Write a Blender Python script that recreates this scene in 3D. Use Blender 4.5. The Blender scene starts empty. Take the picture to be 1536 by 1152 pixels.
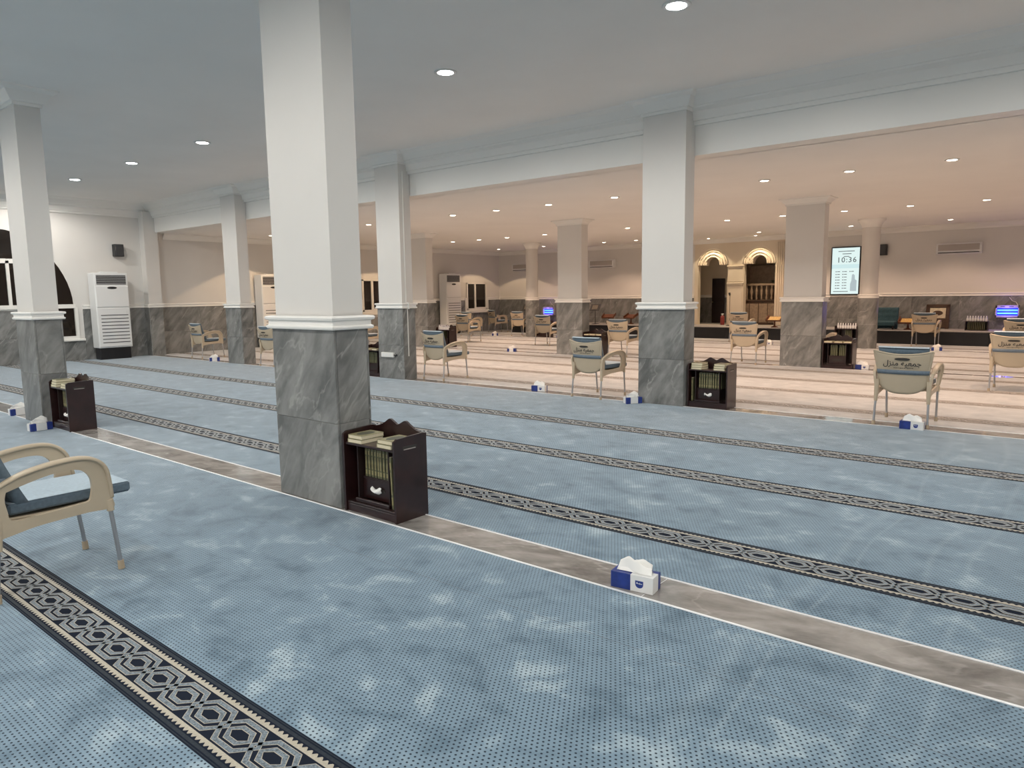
import bpy, bmesh, math, random
from mathutils import Vector, Matrix
random.seed(7)
S = bpy.context.scene
COL = S.collection
PI = math.pi

# ------------------------------------------------------------------ camera
CAM_H = 1.55
F_PX = 1069.34
yaw, pitch, roll = -0.688219, -0.1258735, -0.0139241
fw = Vector((math.sin(yaw)*math.cos(pitch), math.cos(yaw)*math.cos(pitch), math.sin(pitch)))
rt = Vector((math.cos(yaw), -math.sin(yaw), 0))
up = rt.cross(fw)
r2 = rt*math.cos(roll) + up*math.sin(roll)
u2 = -rt*math.sin(roll) + up*math.cos(roll)
cd = bpy.data.cameras.new('camera')
cam = bpy.data.objects.new('camera', cd)
COL.objects.link(cam)
cam.matrix_world = Matrix(((r2.x, u2.x, -fw.x, 0), (r2.y, u2.y, -fw.y, 0), (r2.z, u2.z, -fw.z, CAM_H), (0, 0, 0, 1)))
cd.sensor_fit = 'HORIZONTAL'
cd.sensor_width = 36.0
cd.lens = 36.0*F_PX/1536.0
cd.clip_start = 0.05
cd.clip_end = 200
S.camera = cam

# ------------------------------------------------------------------ world, exposure, lamp strengths
w = bpy.data.worlds.new('night')
S.world = w
w.use_nodes = True
w.node_tree.nodes['Background'].inputs[0].default_value = (0.004, 0.005, 0.008, 1)
w.node_tree.nodes['Background'].inputs[1].default_value = 1.0
S.view_settings.view_transform = 'Standard'
S.view_settings.look = 'None'
S.view_settings.gamma = 1
S.view_settings.use_curve_mapping = False
S.view_settings.exposure = 0.0
S.cycles.max_bounces = 10
S.cycles.diffuse_bounces = 6
S.cycles.sample_clamp_indirect = 8.0
NEAR_W, NEAR_COL = 202.0, (1.0, 0.938, 0.858)
FAR_W, FAR_COL = 168.0, (1.0, 0.675, 0.475)
NICHE_W, NICHE_COL = 90.0, (1.0, 0.79, 0.52)

# room numbers
X0, X1 = -20.3, 9.0
Y0, YB, Y1 = -6.0, 9.14, 23.9
ZN, ZF = 4.08, 3.34
DADO = 1.31

# ------------------------------------------------------------------ materials
def nt(name):
    m = bpy.data.materials.new(name)
    m.use_nodes = True
    t = m.node_tree
    return m, t, t.nodes['Principled BSDF']

def plain(name, col, rough=0.6, metal=0.0, noise=0.0, scale=8.0, spec=0.5, coat=0.0, sheen=0.0):
    m, t, b = nt(name)
    b.inputs['Sheen Roughness'].default_value = 0.35
    b.inputs['Roughness'].default_value = rough
    b.inputs['Metallic'].default_value = metal
    b.inputs['Specular IOR Level'].default_value = spec
    b.inputs['Coat Weight'].default_value = coat
    b.inputs['Sheen Weight'].default_value = sheen
    b.inputs['Base Color'].default_value = (*col, 1)
    if noise > 0:
        tc = t.nodes.new('ShaderNodeTexCoord')
        n = t.nodes.new('ShaderNodeTexNoise')
        n.inputs['Scale'].default_value = scale
        n.inputs['Detail'].default_value = 4
        r = t.nodes.new('ShaderNodeValToRGB')
        r.color_ramp.elements[0].position = 0.3
        r.color_ramp.elements[1].position = 0.7
        r.color_ramp.elements[0].color = (*[c*(1-noise) for c in col], 1)
        r.color_ramp.elements[1].color = (*[min(1, c*(1+noise)) for c in col], 1)
        t.links.new(tc.outputs['Object'], n.inputs['Vector'])
        t.links.new(n.outputs['Fac'], r.inputs['Fac'])
        t.links.new(r.outputs['Color'], b.inputs['Base Color'])
    return m

def emit(name, col, strength):
    m, t, b = nt(name)
    b.inputs['Base Color'].default_value = (*[min(1, c) for c in col], 1)
    b.inputs['Emission Color'].default_value = (*col, 1)
    b.inputs['Emission Strength'].default_value = strength
    return m

def math_node(t, op, a, b=None, c=None):
    n = t.nodes.new('ShaderNodeMath')
    n.operation = op
    for i, v in enumerate((a, b, c)):
        if v is None: continue
        if isinstance(v, (int, float)): n.inputs[i].default_value = v
        else: t.links.new(v, n.inputs[i])
    return n.outputs[0]

def mixc(t, fac, a, b):
    n = t.nodes.new('ShaderNodeMix')
    n.data_type = 'RGBA'
    for sock, v in ((n.inputs['Factor'], fac), (n.inputs['A'], a), (n.inputs['B'], b)):
        if isinstance(v, (int, float)): sock.default_value = v
        elif isinstance(v, tuple): sock.default_value = (*v, 1)
        else: t.links.new(v, sock)
    return n.outputs['Result']

def marble(name, dark, mid, light, rough, veins=1.0, ang=0.95, jitter=True, flat=False):
    m, t, b = nt(name)
    tc = t.nodes.new('ShaderNodeTexCoord')
    vec = tc.outputs['Object']
    if jitter:      # every slab shows another part of the quarry block
        oi = t.nodes.new('ShaderNodeObjectInfo')
        ad = t.nodes.new('ShaderNodeVectorMath'); ad.operation = 'MULTIPLY_ADD'
        cmb = t.nodes.new('ShaderNodeCombineXYZ')
        for k in range(3): t.links.new(oi.outputs['Random'], cmb.inputs[k])
        t.links.new(cmb.outputs[0], ad.inputs[0])
        ad.inputs[1].default_value = (17.0, 29.0, 11.0)
        t.links.new(vec, ad.inputs[2])
        vec = ad.outputs[0]
    sx = t.nodes.new('ShaderNodeSeparateXYZ'); t.links.new(vec, sx.inputs[0])
    h = math_node(t, 'ADD', sx.outputs['X'], sx.outputs['Y']); z = sx.outputs['Z'] if not flat else math_node(t, 'MULTIPLY', sx.outputs['Y'], 1.0)
    if flat: h = sx.outputs['X']
    ca, sa = math.cos(ang), math.sin(ang)
    along = math_node(t, 'ADD', math_node(t, 'MULTIPLY', h, ca), math_node(t, 'MULTIPLY', z, sa))
    across = math_node(t, 'SUBTRACT', math_node(t, 'MULTIPLY', z, ca), math_node(t, 'MULTIPLY', h, sa))
    cv = t.nodes.new('ShaderNodeCombineXYZ')
    t.links.new(math_node(t, 'MULTIPLY', along, 0.9), cv.inputs[0]); t.links.new(math_node(t, 'MULTIPLY', across, 2.6), cv.inputs[1])
    t.links.new(sx.outputs['X'], cv.inputs[2])
    n1 = t.nodes.new('ShaderNodeTexNoise')
    n1.inputs['Scale'].default_value = 1.9; n1.inputs['Detail'].default_value = 8; n1.inputs['Roughness'].default_value = 0.62; n1.inputs['Distortion'].default_value = 0.35
    t.links.new(cv.outputs[0], n1.inputs['Vector'])
    r1 = t.nodes.new('ShaderNodeValToRGB')
    e = r1.color_ramp.elements
    e[0].position = 0.34; e[0].color = (*dark, 1)
    e[1].position = 0.66; e[1].color = (*mid, 1)
    t.links.new(n1.outputs['Fac'], r1.inputs['Fac'])
    n2 = t.nodes.new('ShaderNodeTexNoise')
    n2.inputs['Scale'].default_value = 0.9; n2.inputs['Detail'].default_value = 5; n2.inputs['Distortion'].default_value = 0.5
    t.links.new(cv.outputs[0], n2.inputs['Vector'])
    d = math_node(t, 'ABSOLUTE', math_node(t, 'SUBTRACT', n2.outputs['Fac'], 0.5))
    v = math_node(t, 'MAXIMUM', math_node(t, 'SUBTRACT', 1.0, math_node(t, 'MULTIPLY', d, 60.0)), 0.0)
    n3 = t.nodes.new('ShaderNodeTexNoise'); n3.inputs['Scale'].default_value = 2.2
    t.links.new(cv.outputs[0], n3.inputs['Vector'])
    v = math_node(t, 'MULTIPLY', v, math_node(t, 'MULTIPLY', math_node(t, 'POWER', n3.outputs['Fac'], 2.5), 1.5*veins))
    col = mixc(t, v, r1.outputs['Color'], light)
    t.links.new(col, b.inputs['Base Color'])
    b.inputs['Roughness'].default_value = rough
    b.inputs['Specular IOR Level'].default_value = 0.5 if flat else 0.28
    return m

def carpet_mat(name, base, lightc, darkc, dot, dot_amt=1.0, sheen=0.25):
    m, t, b = nt(name)
    tc = t.nodes.new('ShaderNodeTexCoord')
    sx = t.nodes.new('ShaderNodeSeparateXYZ')
    t.links.new(tc.outputs['Object'], sx.inputs[0])
    x, y = sx.outputs['X'], sx.outputs['Y']
    px, py = 0.0225, 0.0185
    yr = math_node(t, 'DIVIDE', y, py)
    row = math_node(t, 'FLOOR', yr)
    odd = math_node(t, 'MULTIPLY', math_node(t, 'FLOORED_MODULO', row, 2.0), 0.5)
    fx = math_node(t, 'SUBTRACT', math_node(t, 'FRACT', math_node(t, 'ADD', math_node(t, 'DIVIDE', x, px), odd)), 0.5)
    fy = math_node(t, 'SUBTRACT', math_node(t, 'FRACT', yr), 0.5)
    dx = math_node(t, 'MULTIPLY', fx, px/0.0046)
    dy = math_node(t, 'MULTIPLY', fy, py/0.0040)
    d2 = math_node(t, 'ADD', math_node(t, 'MULTIPLY', dx, dx), math_node(t, 'MULTIPLY', dy, dy))
    dm = t.nodes.new('ShaderNodeMapRange')
    dm.inputs['From Min'].default_value = 1.5; dm.inputs['From Max'].default_value = 0.5
    dm.inputs['To Min'].default_value = 0; dm.inputs['To Max'].default_value = dot_amt
    t.links.new(d2, dm.inputs['Value'])
    # brushed pile: its light and dark shading painted into the colour as soft patches
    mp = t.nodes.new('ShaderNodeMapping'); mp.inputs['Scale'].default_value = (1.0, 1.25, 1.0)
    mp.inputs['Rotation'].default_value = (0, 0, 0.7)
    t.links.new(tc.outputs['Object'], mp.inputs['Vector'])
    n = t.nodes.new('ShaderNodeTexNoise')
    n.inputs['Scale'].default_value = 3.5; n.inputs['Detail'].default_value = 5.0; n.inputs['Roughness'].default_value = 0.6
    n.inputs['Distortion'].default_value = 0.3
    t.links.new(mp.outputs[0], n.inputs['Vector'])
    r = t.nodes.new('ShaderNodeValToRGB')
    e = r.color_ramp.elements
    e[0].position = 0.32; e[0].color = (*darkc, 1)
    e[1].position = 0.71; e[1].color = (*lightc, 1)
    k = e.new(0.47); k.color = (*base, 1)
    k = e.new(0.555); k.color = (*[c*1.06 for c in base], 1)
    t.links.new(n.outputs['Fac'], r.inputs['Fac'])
    # wheel tracks pressed into the pile
    wob = t.nodes.new('ShaderNodeTexNoise'); wob.inputs['Scale'].default_value = 0.4; wob.inputs['Detail'].default_value = 1
    t.links.new(tc.outputs['Object'], wob.inputs['Vector'])
    xs = math_node(t, 'ADD', x, math_node(t, 'MULTIPLY', math_node(t, 'SUBTRACT', wob.outputs['Fac'], 0.5), 0.6))
    tr = None
    for cx, wd in ((-0.62, 0.035), (-0.42, 0.03), (-1.12, 0.05), (-1.0, 0.02)):
        q = math_node(t, 'MAXIMUM', math_node(t, 'SUBTRACT', 1.0, math_node(t, 'DIVIDE', math_node(t, 'ABSOLUTE', math_node(t, 'SUBTRACT', xs, cx)), wd)), 0.0)
        tr = q if tr is None else math_node(t, 'MAXIMUM', tr, q)
    nz = t.nodes.new('ShaderNodeTexNoise'); nz.inputs['Scale'].default_value = 9.0
    t.links.new(tc.outputs['Object'], nz.inputs['Vector'])
    tr = math_node(t, 'MULTIPLY', tr, math_node(t, 'MULTIPLY', nz.outputs['Fac'], 0.5))
    c0 = mixc(t, tr, r.outputs['Color'], lightc)
    c1 = mixc(t, dm.outputs['Result'], c0, dot)
    t.links.new(c1, b.inputs['Base Color'])
    b.inputs['Roughness'].default_value = 0.95
    b.inputs['Specular IOR Level'].default_value = 0.1
    b.inputs['Sheen Weight'].default_value = sheen
    b.inputs['Sheen Roughness'].default_value = 0.32
    b.inputs['Sheen Tint'].default_value = (0.84, 0.92, 1, 1)
    bn = t.nodes.new('ShaderNodeTexNoise'); bn.inputs['Scale'].default_value = 260.0
    t.links.new(tc.outputs['Object'], bn.inputs['Vector'])
    bp = t.nodes.new('ShaderNodeBump'); bp.inputs['Strength'].default_value = 0.25; bp.inputs['Distance'].default_value = 0.004
    t.links.new(bn.outputs['Fac'], bp.inputs['Height'])
    t.links.new(bp.outputs[0], b.inputs['Normal'])
    return m

M = {}
M['paint'] = plain('white wall paint', (0.68, 0.665, 0.64), 0.5, noise=0.02, scale=1.5)
M['ceil'] = plain('ceiling paint', (0.86, 0.845, 0.82), 0.7, noise=0.02, scale=1.0)
M['mold'] = plain('white gypsum moulding', (0.84, 0.83, 0.80), 0.4)
M['marble'] = marble('grey veined marble', (0.118, 0.122, 0.120), (0.280, 0.283, 0.276), (0.46, 0.46, 0.44), 0.30)
M['floor_marble'] = marble('pale grey floor marble', (0.150, 0.141, 0.133), (0.385, 0.365, 0.345), (0.52, 0.50, 0.48), 0.09, 0.9, 0.35, True, True)
M['screed'] = plain('cement screed', (0.25, 0.25, 0.24), 0.9, noise=0.1)
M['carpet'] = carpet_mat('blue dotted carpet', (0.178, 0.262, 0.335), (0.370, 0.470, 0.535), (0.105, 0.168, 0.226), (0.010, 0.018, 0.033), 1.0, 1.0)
M['carpet_far'] = carpet_mat('pale dotted carpet', (0.46, 0.47, 0.475), (0.56, 0.565, 0.565), (0.39, 0.405, 0.42), (0.16, 0.17, 0.19), 0.6)  # copy of the near carpet; brightness at grazing angles put into the colour
M['navy'] = plain('navy pile', (0.012, 0.017, 0.030), 0.95, spec=0.1)
M['slate'] = plain('slate pile', (0.024, 0.033, 0.045), 0.95, noise=0.2, scale=90, spec=0.1, sheen=0.3)
M['cream_pile'] = plain('cream pile', (0.43, 0.40, 0.33), 0.95, noise=0.12, scale=120, spec=0.1, sheen=0.8)
M['strap_pile'] = plain('grey blue speckled pile', (0.155, 0.195, 0.230), 0.95, noise=0.55, scale=130, spec=0.1, sheen=0.8)
M['navy_far'] = plain('paler navy pile', (0.17, 0.165, 0.16), 0.95, spec=0.1)  # paler copies of the near border piles, for the far bays
M['slate_far'] = plain('paler slate pile', (0.30, 0.29, 0.285), 0.95, spec=0.1)
M['cream_far'] = plain('paler cream pile', (0.47, 0.45, 0.42), 0.95, spec=0.1)
M['strap_far'] = plain('paler strap pile', (0.36, 0.355, 0.35), 0.95, noise=0.3, scale=20, spec=0.1)
M['edge_metal'] = plain('white aluminium edge', (0.85, 0.86, 0.87), 0.3, metal=0.2)
M['plastic'] = plain('beige moulded plastic', (0.50, 0.42, 0.31), 0.38, noise=0.03, scale=4)
M['foot'] = plain('beige foot plastic', (0.42, 0.34, 0.24), 0.5)
M['alu'] = plain('brushed aluminium tube', (0.42, 0.43, 0.45), 0.38, metal=0.75)
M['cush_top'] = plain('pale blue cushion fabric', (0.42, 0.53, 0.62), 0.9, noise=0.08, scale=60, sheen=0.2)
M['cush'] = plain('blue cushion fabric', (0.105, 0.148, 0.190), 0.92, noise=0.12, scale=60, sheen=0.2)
M['strapf'] = plain('blue cushion strap', (0.155, 0.20, 0.25), 0.9, noise=0.12, scale=50)
M['black'] = plain('black ink', (0.012, 0.012, 0.014), 0.5)
M['slot'] = plain('dark slot', (0.03, 0.027, 0.024), 0.7)
M['wood'] = plain('dark mahogany veneer', (0.022, 0.008, 0.008), 0.32, noise=0.35, scale=7, coat=0.25)
M['wood_in'] = plain('dark mahogany inside', (0.018, 0.008, 0.008), 0.45, noise=0.3, scale=7)
M['wood_red'] = plain('reddish carved wood', (0.13, 0.045, 0.02), 0.4, noise=0.25, scale=14)
M['wood_mid'] = plain('light brown carved wood', (0.27, 0.20, 0.14), 0.5, noise=0.2, scale=12)
M['slot_lit_edge'] = plain('light on slot lip', (0.30, 0.27, 0.25), 0.5)  # light below the hand slot painted as a pale strip
M['wood_brown'] = plain('brown carved wood', (0.065, 0.036, 0.021), 0.45, noise=0.25, scale=12)
M['cover'] = plain('green gilt book cover', (0.105, 0.105, 0.055), 0.4, noise=0.35, scale=55)
M['gilt'] = plain('gilt medallion', (0.27, 0.235, 0.115), 0.4, noise=0.2, scale=80)
M['cover_dark'] = plain('dark green medallion', (0.055, 0.06, 0.035), 0.45, noise=0.3, scale=70)
M['cover_pale'] = plain('pale gilt book cover', (0.25, 0.235, 0.125), 0.4, noise=0.2, scale=60)
M['pages'] = plain('cream page block', (0.66, 0.60, 0.44), 0.8, noise=0.06, scale=150)
M['box_blue'] = plain('blue printed card', (0.018, 0.04, 0.22), 0.35, noise=0.2, scale=30)
M['box_white'] = plain('white printed card', (0.74, 0.75, 0.75), 0.4)
M['tissue'] = plain('white tissue paper', (0.88, 0.88, 0.86), 0.9)
M['ac'] = plain('white appliance shell', (0.76, 0.77, 0.77), 0.35)
M['ac_dark'] = plain('dark grille', (0.045, 0.046, 0.05), 0.45)
M['glass'] = plain('dark night glass', (0.016, 0.012, 0.010), 0.04)
M['frame'] = plain('white window frame', (0.80, 0.79, 0.75), 0.35)
M['blackbox'] = plain('black loudspeaker shell', (0.018, 0.018, 0.02), 0.5)
M['stage'] = plain('black platform cladding', (0.010, 0.010, 0.012), 0.35, noise=0.3, scale=3)
M['stage_top'] = plain('grey platform carpet', (0.30, 0.29, 0.28), 0.9, noise=0.1, scale=20)
M['navychair'] = plain('teal blue tufted fabric', (0.022, 0.065, 0.085), 0.8, noise=0.2, scale=25)
M['ring'] = plain('white downlight ring', (0.75, 0.75, 0.74), 0.4)
M['lamp_cool'] = emit('cool lamp lens', (0.92, 0.97, 1.0), 28.0)
M['lamp_warm'] = emit('warm lamp lens', (1.0, 0.86, 0.68), 16.0)
def lit(name, col, strength):
    m = emit(name, col, strength); m.node_tree.nodes['Principled BSDF'].inputs['Base Color'].default_value = (.01, .01, .01, 1); return m
M['screen'] = lit('lit screen', (0.76, 0.92, 0.90), 0.98)
M['screen_tint'] = lit('lit screen pale band', (0.66, 0.88, 0.89), 0.92)
M['screen_ink'] = lit('screen figures', (0.22, 0.27, 0.29), 0.35)
M['screen_pic'] = lit('screen dim picture', (0.58, 0.70, 0.74), 0.72)
M['split_panel'] = plain('greyish split unit grille', (0.40, 0.37, 0.35), 0.5)
M['uv'] = emit('blue lamp tube', (0.08, 0.34, 1.0), 3.5)
M['uv_back'] = emit('blue lit backing', (0.03, 0.06, 0.80), 0.9)
M['uv_case'] = plain('pale trap casing', (0.55, 0.50, 0.62), 0.4)
M['water'] = plain('clear bottle plastic', (0.62, 0.64, 0.68), 0.12)
M['cap'] = plain('white bottle cap', (0.75, 0.74, 0.78), 0.4)
M['red'] = plain('red painted cylinder', (0.22, 0.03, 0.025), 0.3)
M['leaf'] = plain('dull green leaf', (0.07, 0.075, 0.04), 0.6, noise=0.3, scale=10)
M['board_sheet'] = plain('dim printed sheet', (0.16, 0.14, 0.11), 0.6, noise=0.2, scale=30)
M['paper'] = plain('paper sheet', (0.62, 0.56, 0.42), 0.7, noise=0.15, scale=30)
M['gold'] = plain('golden parchment', (0.55, 0.36, 0.12), 0.45, noise=0.25, scale=30)
M['niche_paint'] = plain('cream mihrab paint', (0.70, 0.62, 0.50), 0.55, noise=0.03, scale=2)
M['plasticwhite'] = plain('white electrical plastic', (0.78, 0.78, 0.75), 0.4)

# ------------------------------------------------------------------ object helpers
class MB:
    """collects shapes, each with a material slot, and links them as one mesh object"""
    def __init__(s): s.v = []; s.f = []; s.mi = []; s.sm = []
    def add(s, vs, fs, mi=0, smooth=False, mat=None):
        k = len(s.v)
        if mat is not None: vs = [mat @ Vector(v) for v in vs]
        s.v += [tuple(v) for v in vs]
        for f in fs:
            s.f.append(tuple(i+k for i in f)); s.mi.append(mi); s.sm.append(smooth)
        return s
    def box(s, x0, x1, y0, y1, z0, z1, mi=0, mat=None):
        vs = [(x, y, z) for z in (z0, z1) for y in (y0, y1) for x in (x0, x1)]
        return s.add(vs, [(0, 2, 3, 1), (4, 5, 7, 6), (0, 1, 5, 4), (2, 6, 7, 3), (0, 4, 6, 2), (1, 3, 7, 5)], mi, mat=mat)
    def bbox(s, x0, x1, y0, y1, z0, z1, b=0.004, mi=0, mat=None):
        """box with chamfered edges"""
        bm = bmesh.new()
        bmesh.ops.create_cube(bm, size=1, matrix=Matrix.Translation(((x0+x1)/2, (y0+y1)/2, (z0+z1)/2)) @ Matrix.Diagonal((x1-x0, y1-y0, z1-z0, 1)))
        bmesh.ops.bevel(bm, geom=bm.edges[:], offset=b, segments=1, affect='EDGES', profile=0.5)
        bm.verts.index_update()
        s.add([v.co.copy() for v in bm.verts], [[v.index for v in f.verts] for f in bm.faces], mi, mat=mat)
        bm.free(); return s
    def prism(s, pts, axis, a, b, mi=0, smooth=False, mat=None):
        """2-D outline extruded along an axis; pts are given in the two other axes, in order"""
        n = len(pts)
        def p(q, c):
            return {'x': (c, q[0], q[1]), 'y': (q[0], c, q[1]), 'z': (q[0], q[1], c)}[axis]
        vs = [p(q, a) for q in pts] + [p(q, b) for q in pts]
        fs = [tuple(range(n-1, -1, -1)), tuple(range(n, 2*n))]
        k = len(s.v)
        s.add(vs, fs, mi, False, mat)
        s.f += [(k+i, k+(i+1) % n, k+n+(i+1) % n, k+n+i) for i in range(n)]
        s.mi += [mi]*n; s.sm += [smooth]*n
        return s
    def tube(s, pts, r, n=8, mi=0, cap=True):
        rs = r if isinstance(r, (list, tuple)) else [r]*len(pts)
        P = [Vector(p) for p in pts]; vs = []; fs = []
        for i, p in enumerate(P):
            d = (P[min(i+1, len(P)-1)] - P[max(i-1, 0)]).normalized()
            a = d.cross(Vector((0, 0, 1)) if abs(d.z) < 0.9 else Vector((1, 0, 0))).normalized(); c = d.cross(a)
            vs += [p + (a*math.cos(2*PI*k/n) + c*math.sin(2*PI*k/n))*rs[i] for k in range(n)]
        for i in range(len(P)-1):
            for k in range(n):
                fs.append((i*n+k, i*n+(k+1) % n, (i+1)*n+(k+1) % n, (i+1)*n+k))
        s.add(vs, fs, mi, True)
        if cap: s.add(vs, [tuple(range(n-1, -1, -1)), tuple(range((len(P)-1)*n, len(P)*n))], mi)
        return s
    def lathe(s, prof, c=(0, 0, 0), n=16, mi=0, smooth=True):
        vs = []; fs = []
        for (r, z) in prof:
            vs += [(c[0]+r*math.cos(2*PI*k/n), c[1]+r*math.sin(2*PI*k/n), c[2]+z) for k in range(n)]
        for i in range(len(prof)-1):
            for k in range(n): fs.append((i*n+k, i*n+(k+1) % n, (i+1)*n+(k+1) % n, (i+1)*n+k))
        s.add(vs, fs, mi, smooth)
        s.add(vs, [tuple(range(n-1, -1, -1)), tuple(range((len(prof)-1)*n, len(prof)*n))], mi)
        return s
    def grid(s, fn, nu, nv, mi=0, smooth=True, th=None):
        """surface from fn(u, v) in 0..1; th = vector for a second, offset skin closed at the rim"""
        vs = [Vector(fn(i/nu, j/nv)) for j in range(nv+1) for i in range(nu+1)]
        q = lambda i, j: j*(nu+1)+i
        fs = [(q(i, j), q(i+1, j), q(i+1, j+1), q(i, j+1)) for j in range(nv) for i in range(nu)]
        if th is None: return s.add(vs, fs, mi, smooth)
        N = len(vs); off = Vector(th)
        vs2 = vs + [v+off for v in vs]
        f2 = fs + [tuple(N+i for i in reversed(f)) for f in fs]
        rim = [q(i, 0) for i in range(nu)] + [q(nu, j) for j in range(nv)] + [q(i, nv) for i in range(nu, 0, -1)] + [q(0, j) for j in range(nv, 0, -1)]
        f2 += [(rim[k], N+rim[k], N+rim[(k+1) % len(rim)], rim[(k+1) % len(rim)]) for k in range(len(rim))]
        return s.add(vs2, f2, mi, smooth)
    def mesh(s, name, mats):
        me = bpy.data.meshes.new(name)
        me.from_pydata(s.v, [], s.f)
        for m in (mats if isinstance(mats, (list, tuple)) else [mats]): me.materials.append(M[m])
        me.polygons.foreach_set('material_index', s.mi)
        me.polygons.foreach_set('use_smooth', s.sm)
        bm = bmesh.new(); bm.from_mesh(me); bmesh.ops.recalc_face_normals(bm, faces=bm.faces[:]); bm.to_mesh(me); bm.free()
        me.update(); return me
    def build(s, name, mats, parent=None, **kw):
        return link(name, s.mesh(name, mats), parent, **kw)

def link(name, me, parent=None, loc=None, rz=0, label=None):
    o = bpy.data.objects.new(name, me); COL.objects.link(o)
    if parent is not None: o.parent = parent
    if loc is not None: o.location = loc
    if rz: o.rotation_euler.z = rz
    if label: o['label'] = label
    return o

def tag(o, label, cat, group=None, kind=None):
    o['label'] = label; o['category'] = cat
    if group: o['group'] = group
    if kind: o['kind'] = kind
    return o

def thing(name, loc, label, cat, group=None, rz=0):
    return tag(link(name, None, None, loc, rz), label, cat, group)

def struct(o, label=None):
    o['kind'] = 'structure'
    if label: o['label'] = label
    return o

def copy_tree(o, parent=None):
    c = o.copy(); COL.objects.link(c); c.parent = parent
    for ch in list(o.children): copy_tree(ch, c)
    return c

def smooth_loop(pts, n):
    """closed or open Catmull-Rom through 2-D points"""
    out = []
    P = [Vector(p) for p in pts]
    for i in range(len(P)-1):
        p0 = P[max(i-1, 0)]; p1 = P[i]; p2 = P[i+1]; p3 = P[min(i+2, len(P)-1)]
        for k in range(n):
            t = k/n
            out.append(0.5*((2*p1)+(-p0+p2)*t+(2*p0-5*p1+4*p2-p3)*t*t+(-p0+3*p1-3*p2+p3)*t**3))
    out.append(P[-1])
    return out

# ================================================================== SETTING
# floor slab, marble bands between the carpets
floor = struct(MB().box(X0, X1, Y0, Y1+1.5, -0.2, -0.012).build('floor', 'screed'), 'floor of the hall with marble bands between carpets')
STRIPS = ((3.10, 3.40), (8.85, 9.16), (14.78, 15.10), (20.22, 20.55))
tile_me = MB().bbox(-1.1978, 1.1978, -0.15, 0.15, -0.012, -0.001, 0.0015).mesh('marble_tile', 'floor_marble')
for (a, b) in STRIPS:
    xj = -1.72 + (0.06 if a > 4 else 0)
    k0 = math.ceil((X0+0.02 - xj)/2.4)
    x = xj + 2.4*k0
    MB().box(X0, X1, a, b, -0.0119, -0.0025).build('tile_grout', 'edge_metal', floor)
    o = MB().bbox(X0, x-0.001, a, b, -0.012, -0.001, 0.0015).build('marble_tile', 'floor_marble', floor)
    while x < X1-2.4:
        o = link('marble_tile', tile_me, floor, (x+1.2, (a+b)/2, 0)); o.scale.y = (b-a)/0.3
        x += 2.4
    MB().bbox(x+0.001, X1, a, b, -0.012, -0.001, 0.0015).build('marble_tile', 'floor_marble', floor)
    for yy in (a-0.006, b-0.006):
        MB().bbox(X0, X1, yy, yy+0.012, -0.012, 0.004, 0.002).build('edge_strip', 'edge_metal', floor)

# carpets, one per bay, with woven border bands
def border_mesh():
    L0, L1 = X0+0.02, X1-0.02
    mb = MB()
    def band(y0, y1, mi, z): 
        mb.add([(L0, y0, z), (L1, y0, z), (L1, y1, z), (L0, y1, z)], [(0, 1, 2, 3)], mi)
    z = 0.0006
    band(-0.147, 0.147, 2, z)                                   # slate ground
    for s_ in (1, -1):
        def bb(a, b, mi, zz): band(min(a*s_, b*s_), max(a*s_, b*s_), mi, zz)
        bb(0.147, 0.141, 0, z+.0004); bb(0.137, 0.131, 0, z+.0004)
        bb(0.117, 0.111, 0, z+.0004)
        bb(0.111, 0.084, 1, z+.0004)                            # cream guard band
        bb(0.084, 0.0, 0, z+.0004)                              # navy field
    p = 0.205
    k = int((L1-L0)/p)
    def ring(cx, hx, sx, hy, wd, mi, zz):
        """hexagonal strap: half length hx at the tips, sx at the flats, half height hy"""
        def hexa(d):
            return [(cx+hx+d*1.15, 0), (cx+sx+d*0.6, hy+d), (cx-sx-d*0.6, hy+d), (cx-hx-d*1.15, 0), (cx-sx-d*0.6, -hy-d), (cx+sx+d*0.6, -hy-d)]
        a = hexa(wd/2); b = hexa(-wd/2)
        vs = [(x, y, zz) for x, y in a+b]
        mb.add(vs, [(i, (i+1) % 6, 6+(i+1) % 6, 6+i) for i in range(6)], mi)
    for i in range(k+1):
        cx = L0 + p*(i+0.87)
        if cx + 0.15 > L1: break
        ring(cx, 0.120, 0.058, 0.065, 0.023, 1, z+.0008); ring(cx, 0.120, 0.058, 0.065, 0.0175, 3, z+.0011)
        ring(cx, 0.064, 0.031, 0.0335, 0.022, 1, z+.0014); ring(cx, 0.064, 0.031, 0.0335, 0.0165, 3, z+.0017)
        for j in range(7):                                     # saw-tooth edge of the cream band
            tx = cx - p/2 + p*(j+0.5)/7
            for s_ in (1, -1):
                mb.add([(tx-0.012, s_*0.1115, z+.0008), (tx+0.012, s_*0.1115, z+.0008), (tx, s_*0.0975, z+.0008)], [(0, 1, 2)], 0)
    return mb.mesh('carpet_border', ['navy', 'cream_pile', 'slate', 'strap_pile'])
BORDER = border_mesh()
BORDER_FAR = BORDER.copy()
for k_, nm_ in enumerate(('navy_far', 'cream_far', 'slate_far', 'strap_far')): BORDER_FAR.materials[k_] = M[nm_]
bays = ((Y0, 3.094, 'carpet', (-3.27, -1.78, -0.29, 1.2), 'blue dotted carpet of the bay nearest the camera, large interlaced border'),
        (3.406, 8.844, 'carpet', (4.03, 5.54, 7.02), 'blue dotted carpet between the first and second column rows'),
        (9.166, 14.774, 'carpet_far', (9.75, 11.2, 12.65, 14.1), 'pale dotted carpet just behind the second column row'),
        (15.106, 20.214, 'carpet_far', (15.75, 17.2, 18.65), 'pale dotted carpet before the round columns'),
        (20.556, 22.4, 'carpet_far', (21.2,), 'pale dotted carpet in front of the black platform'))
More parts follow.
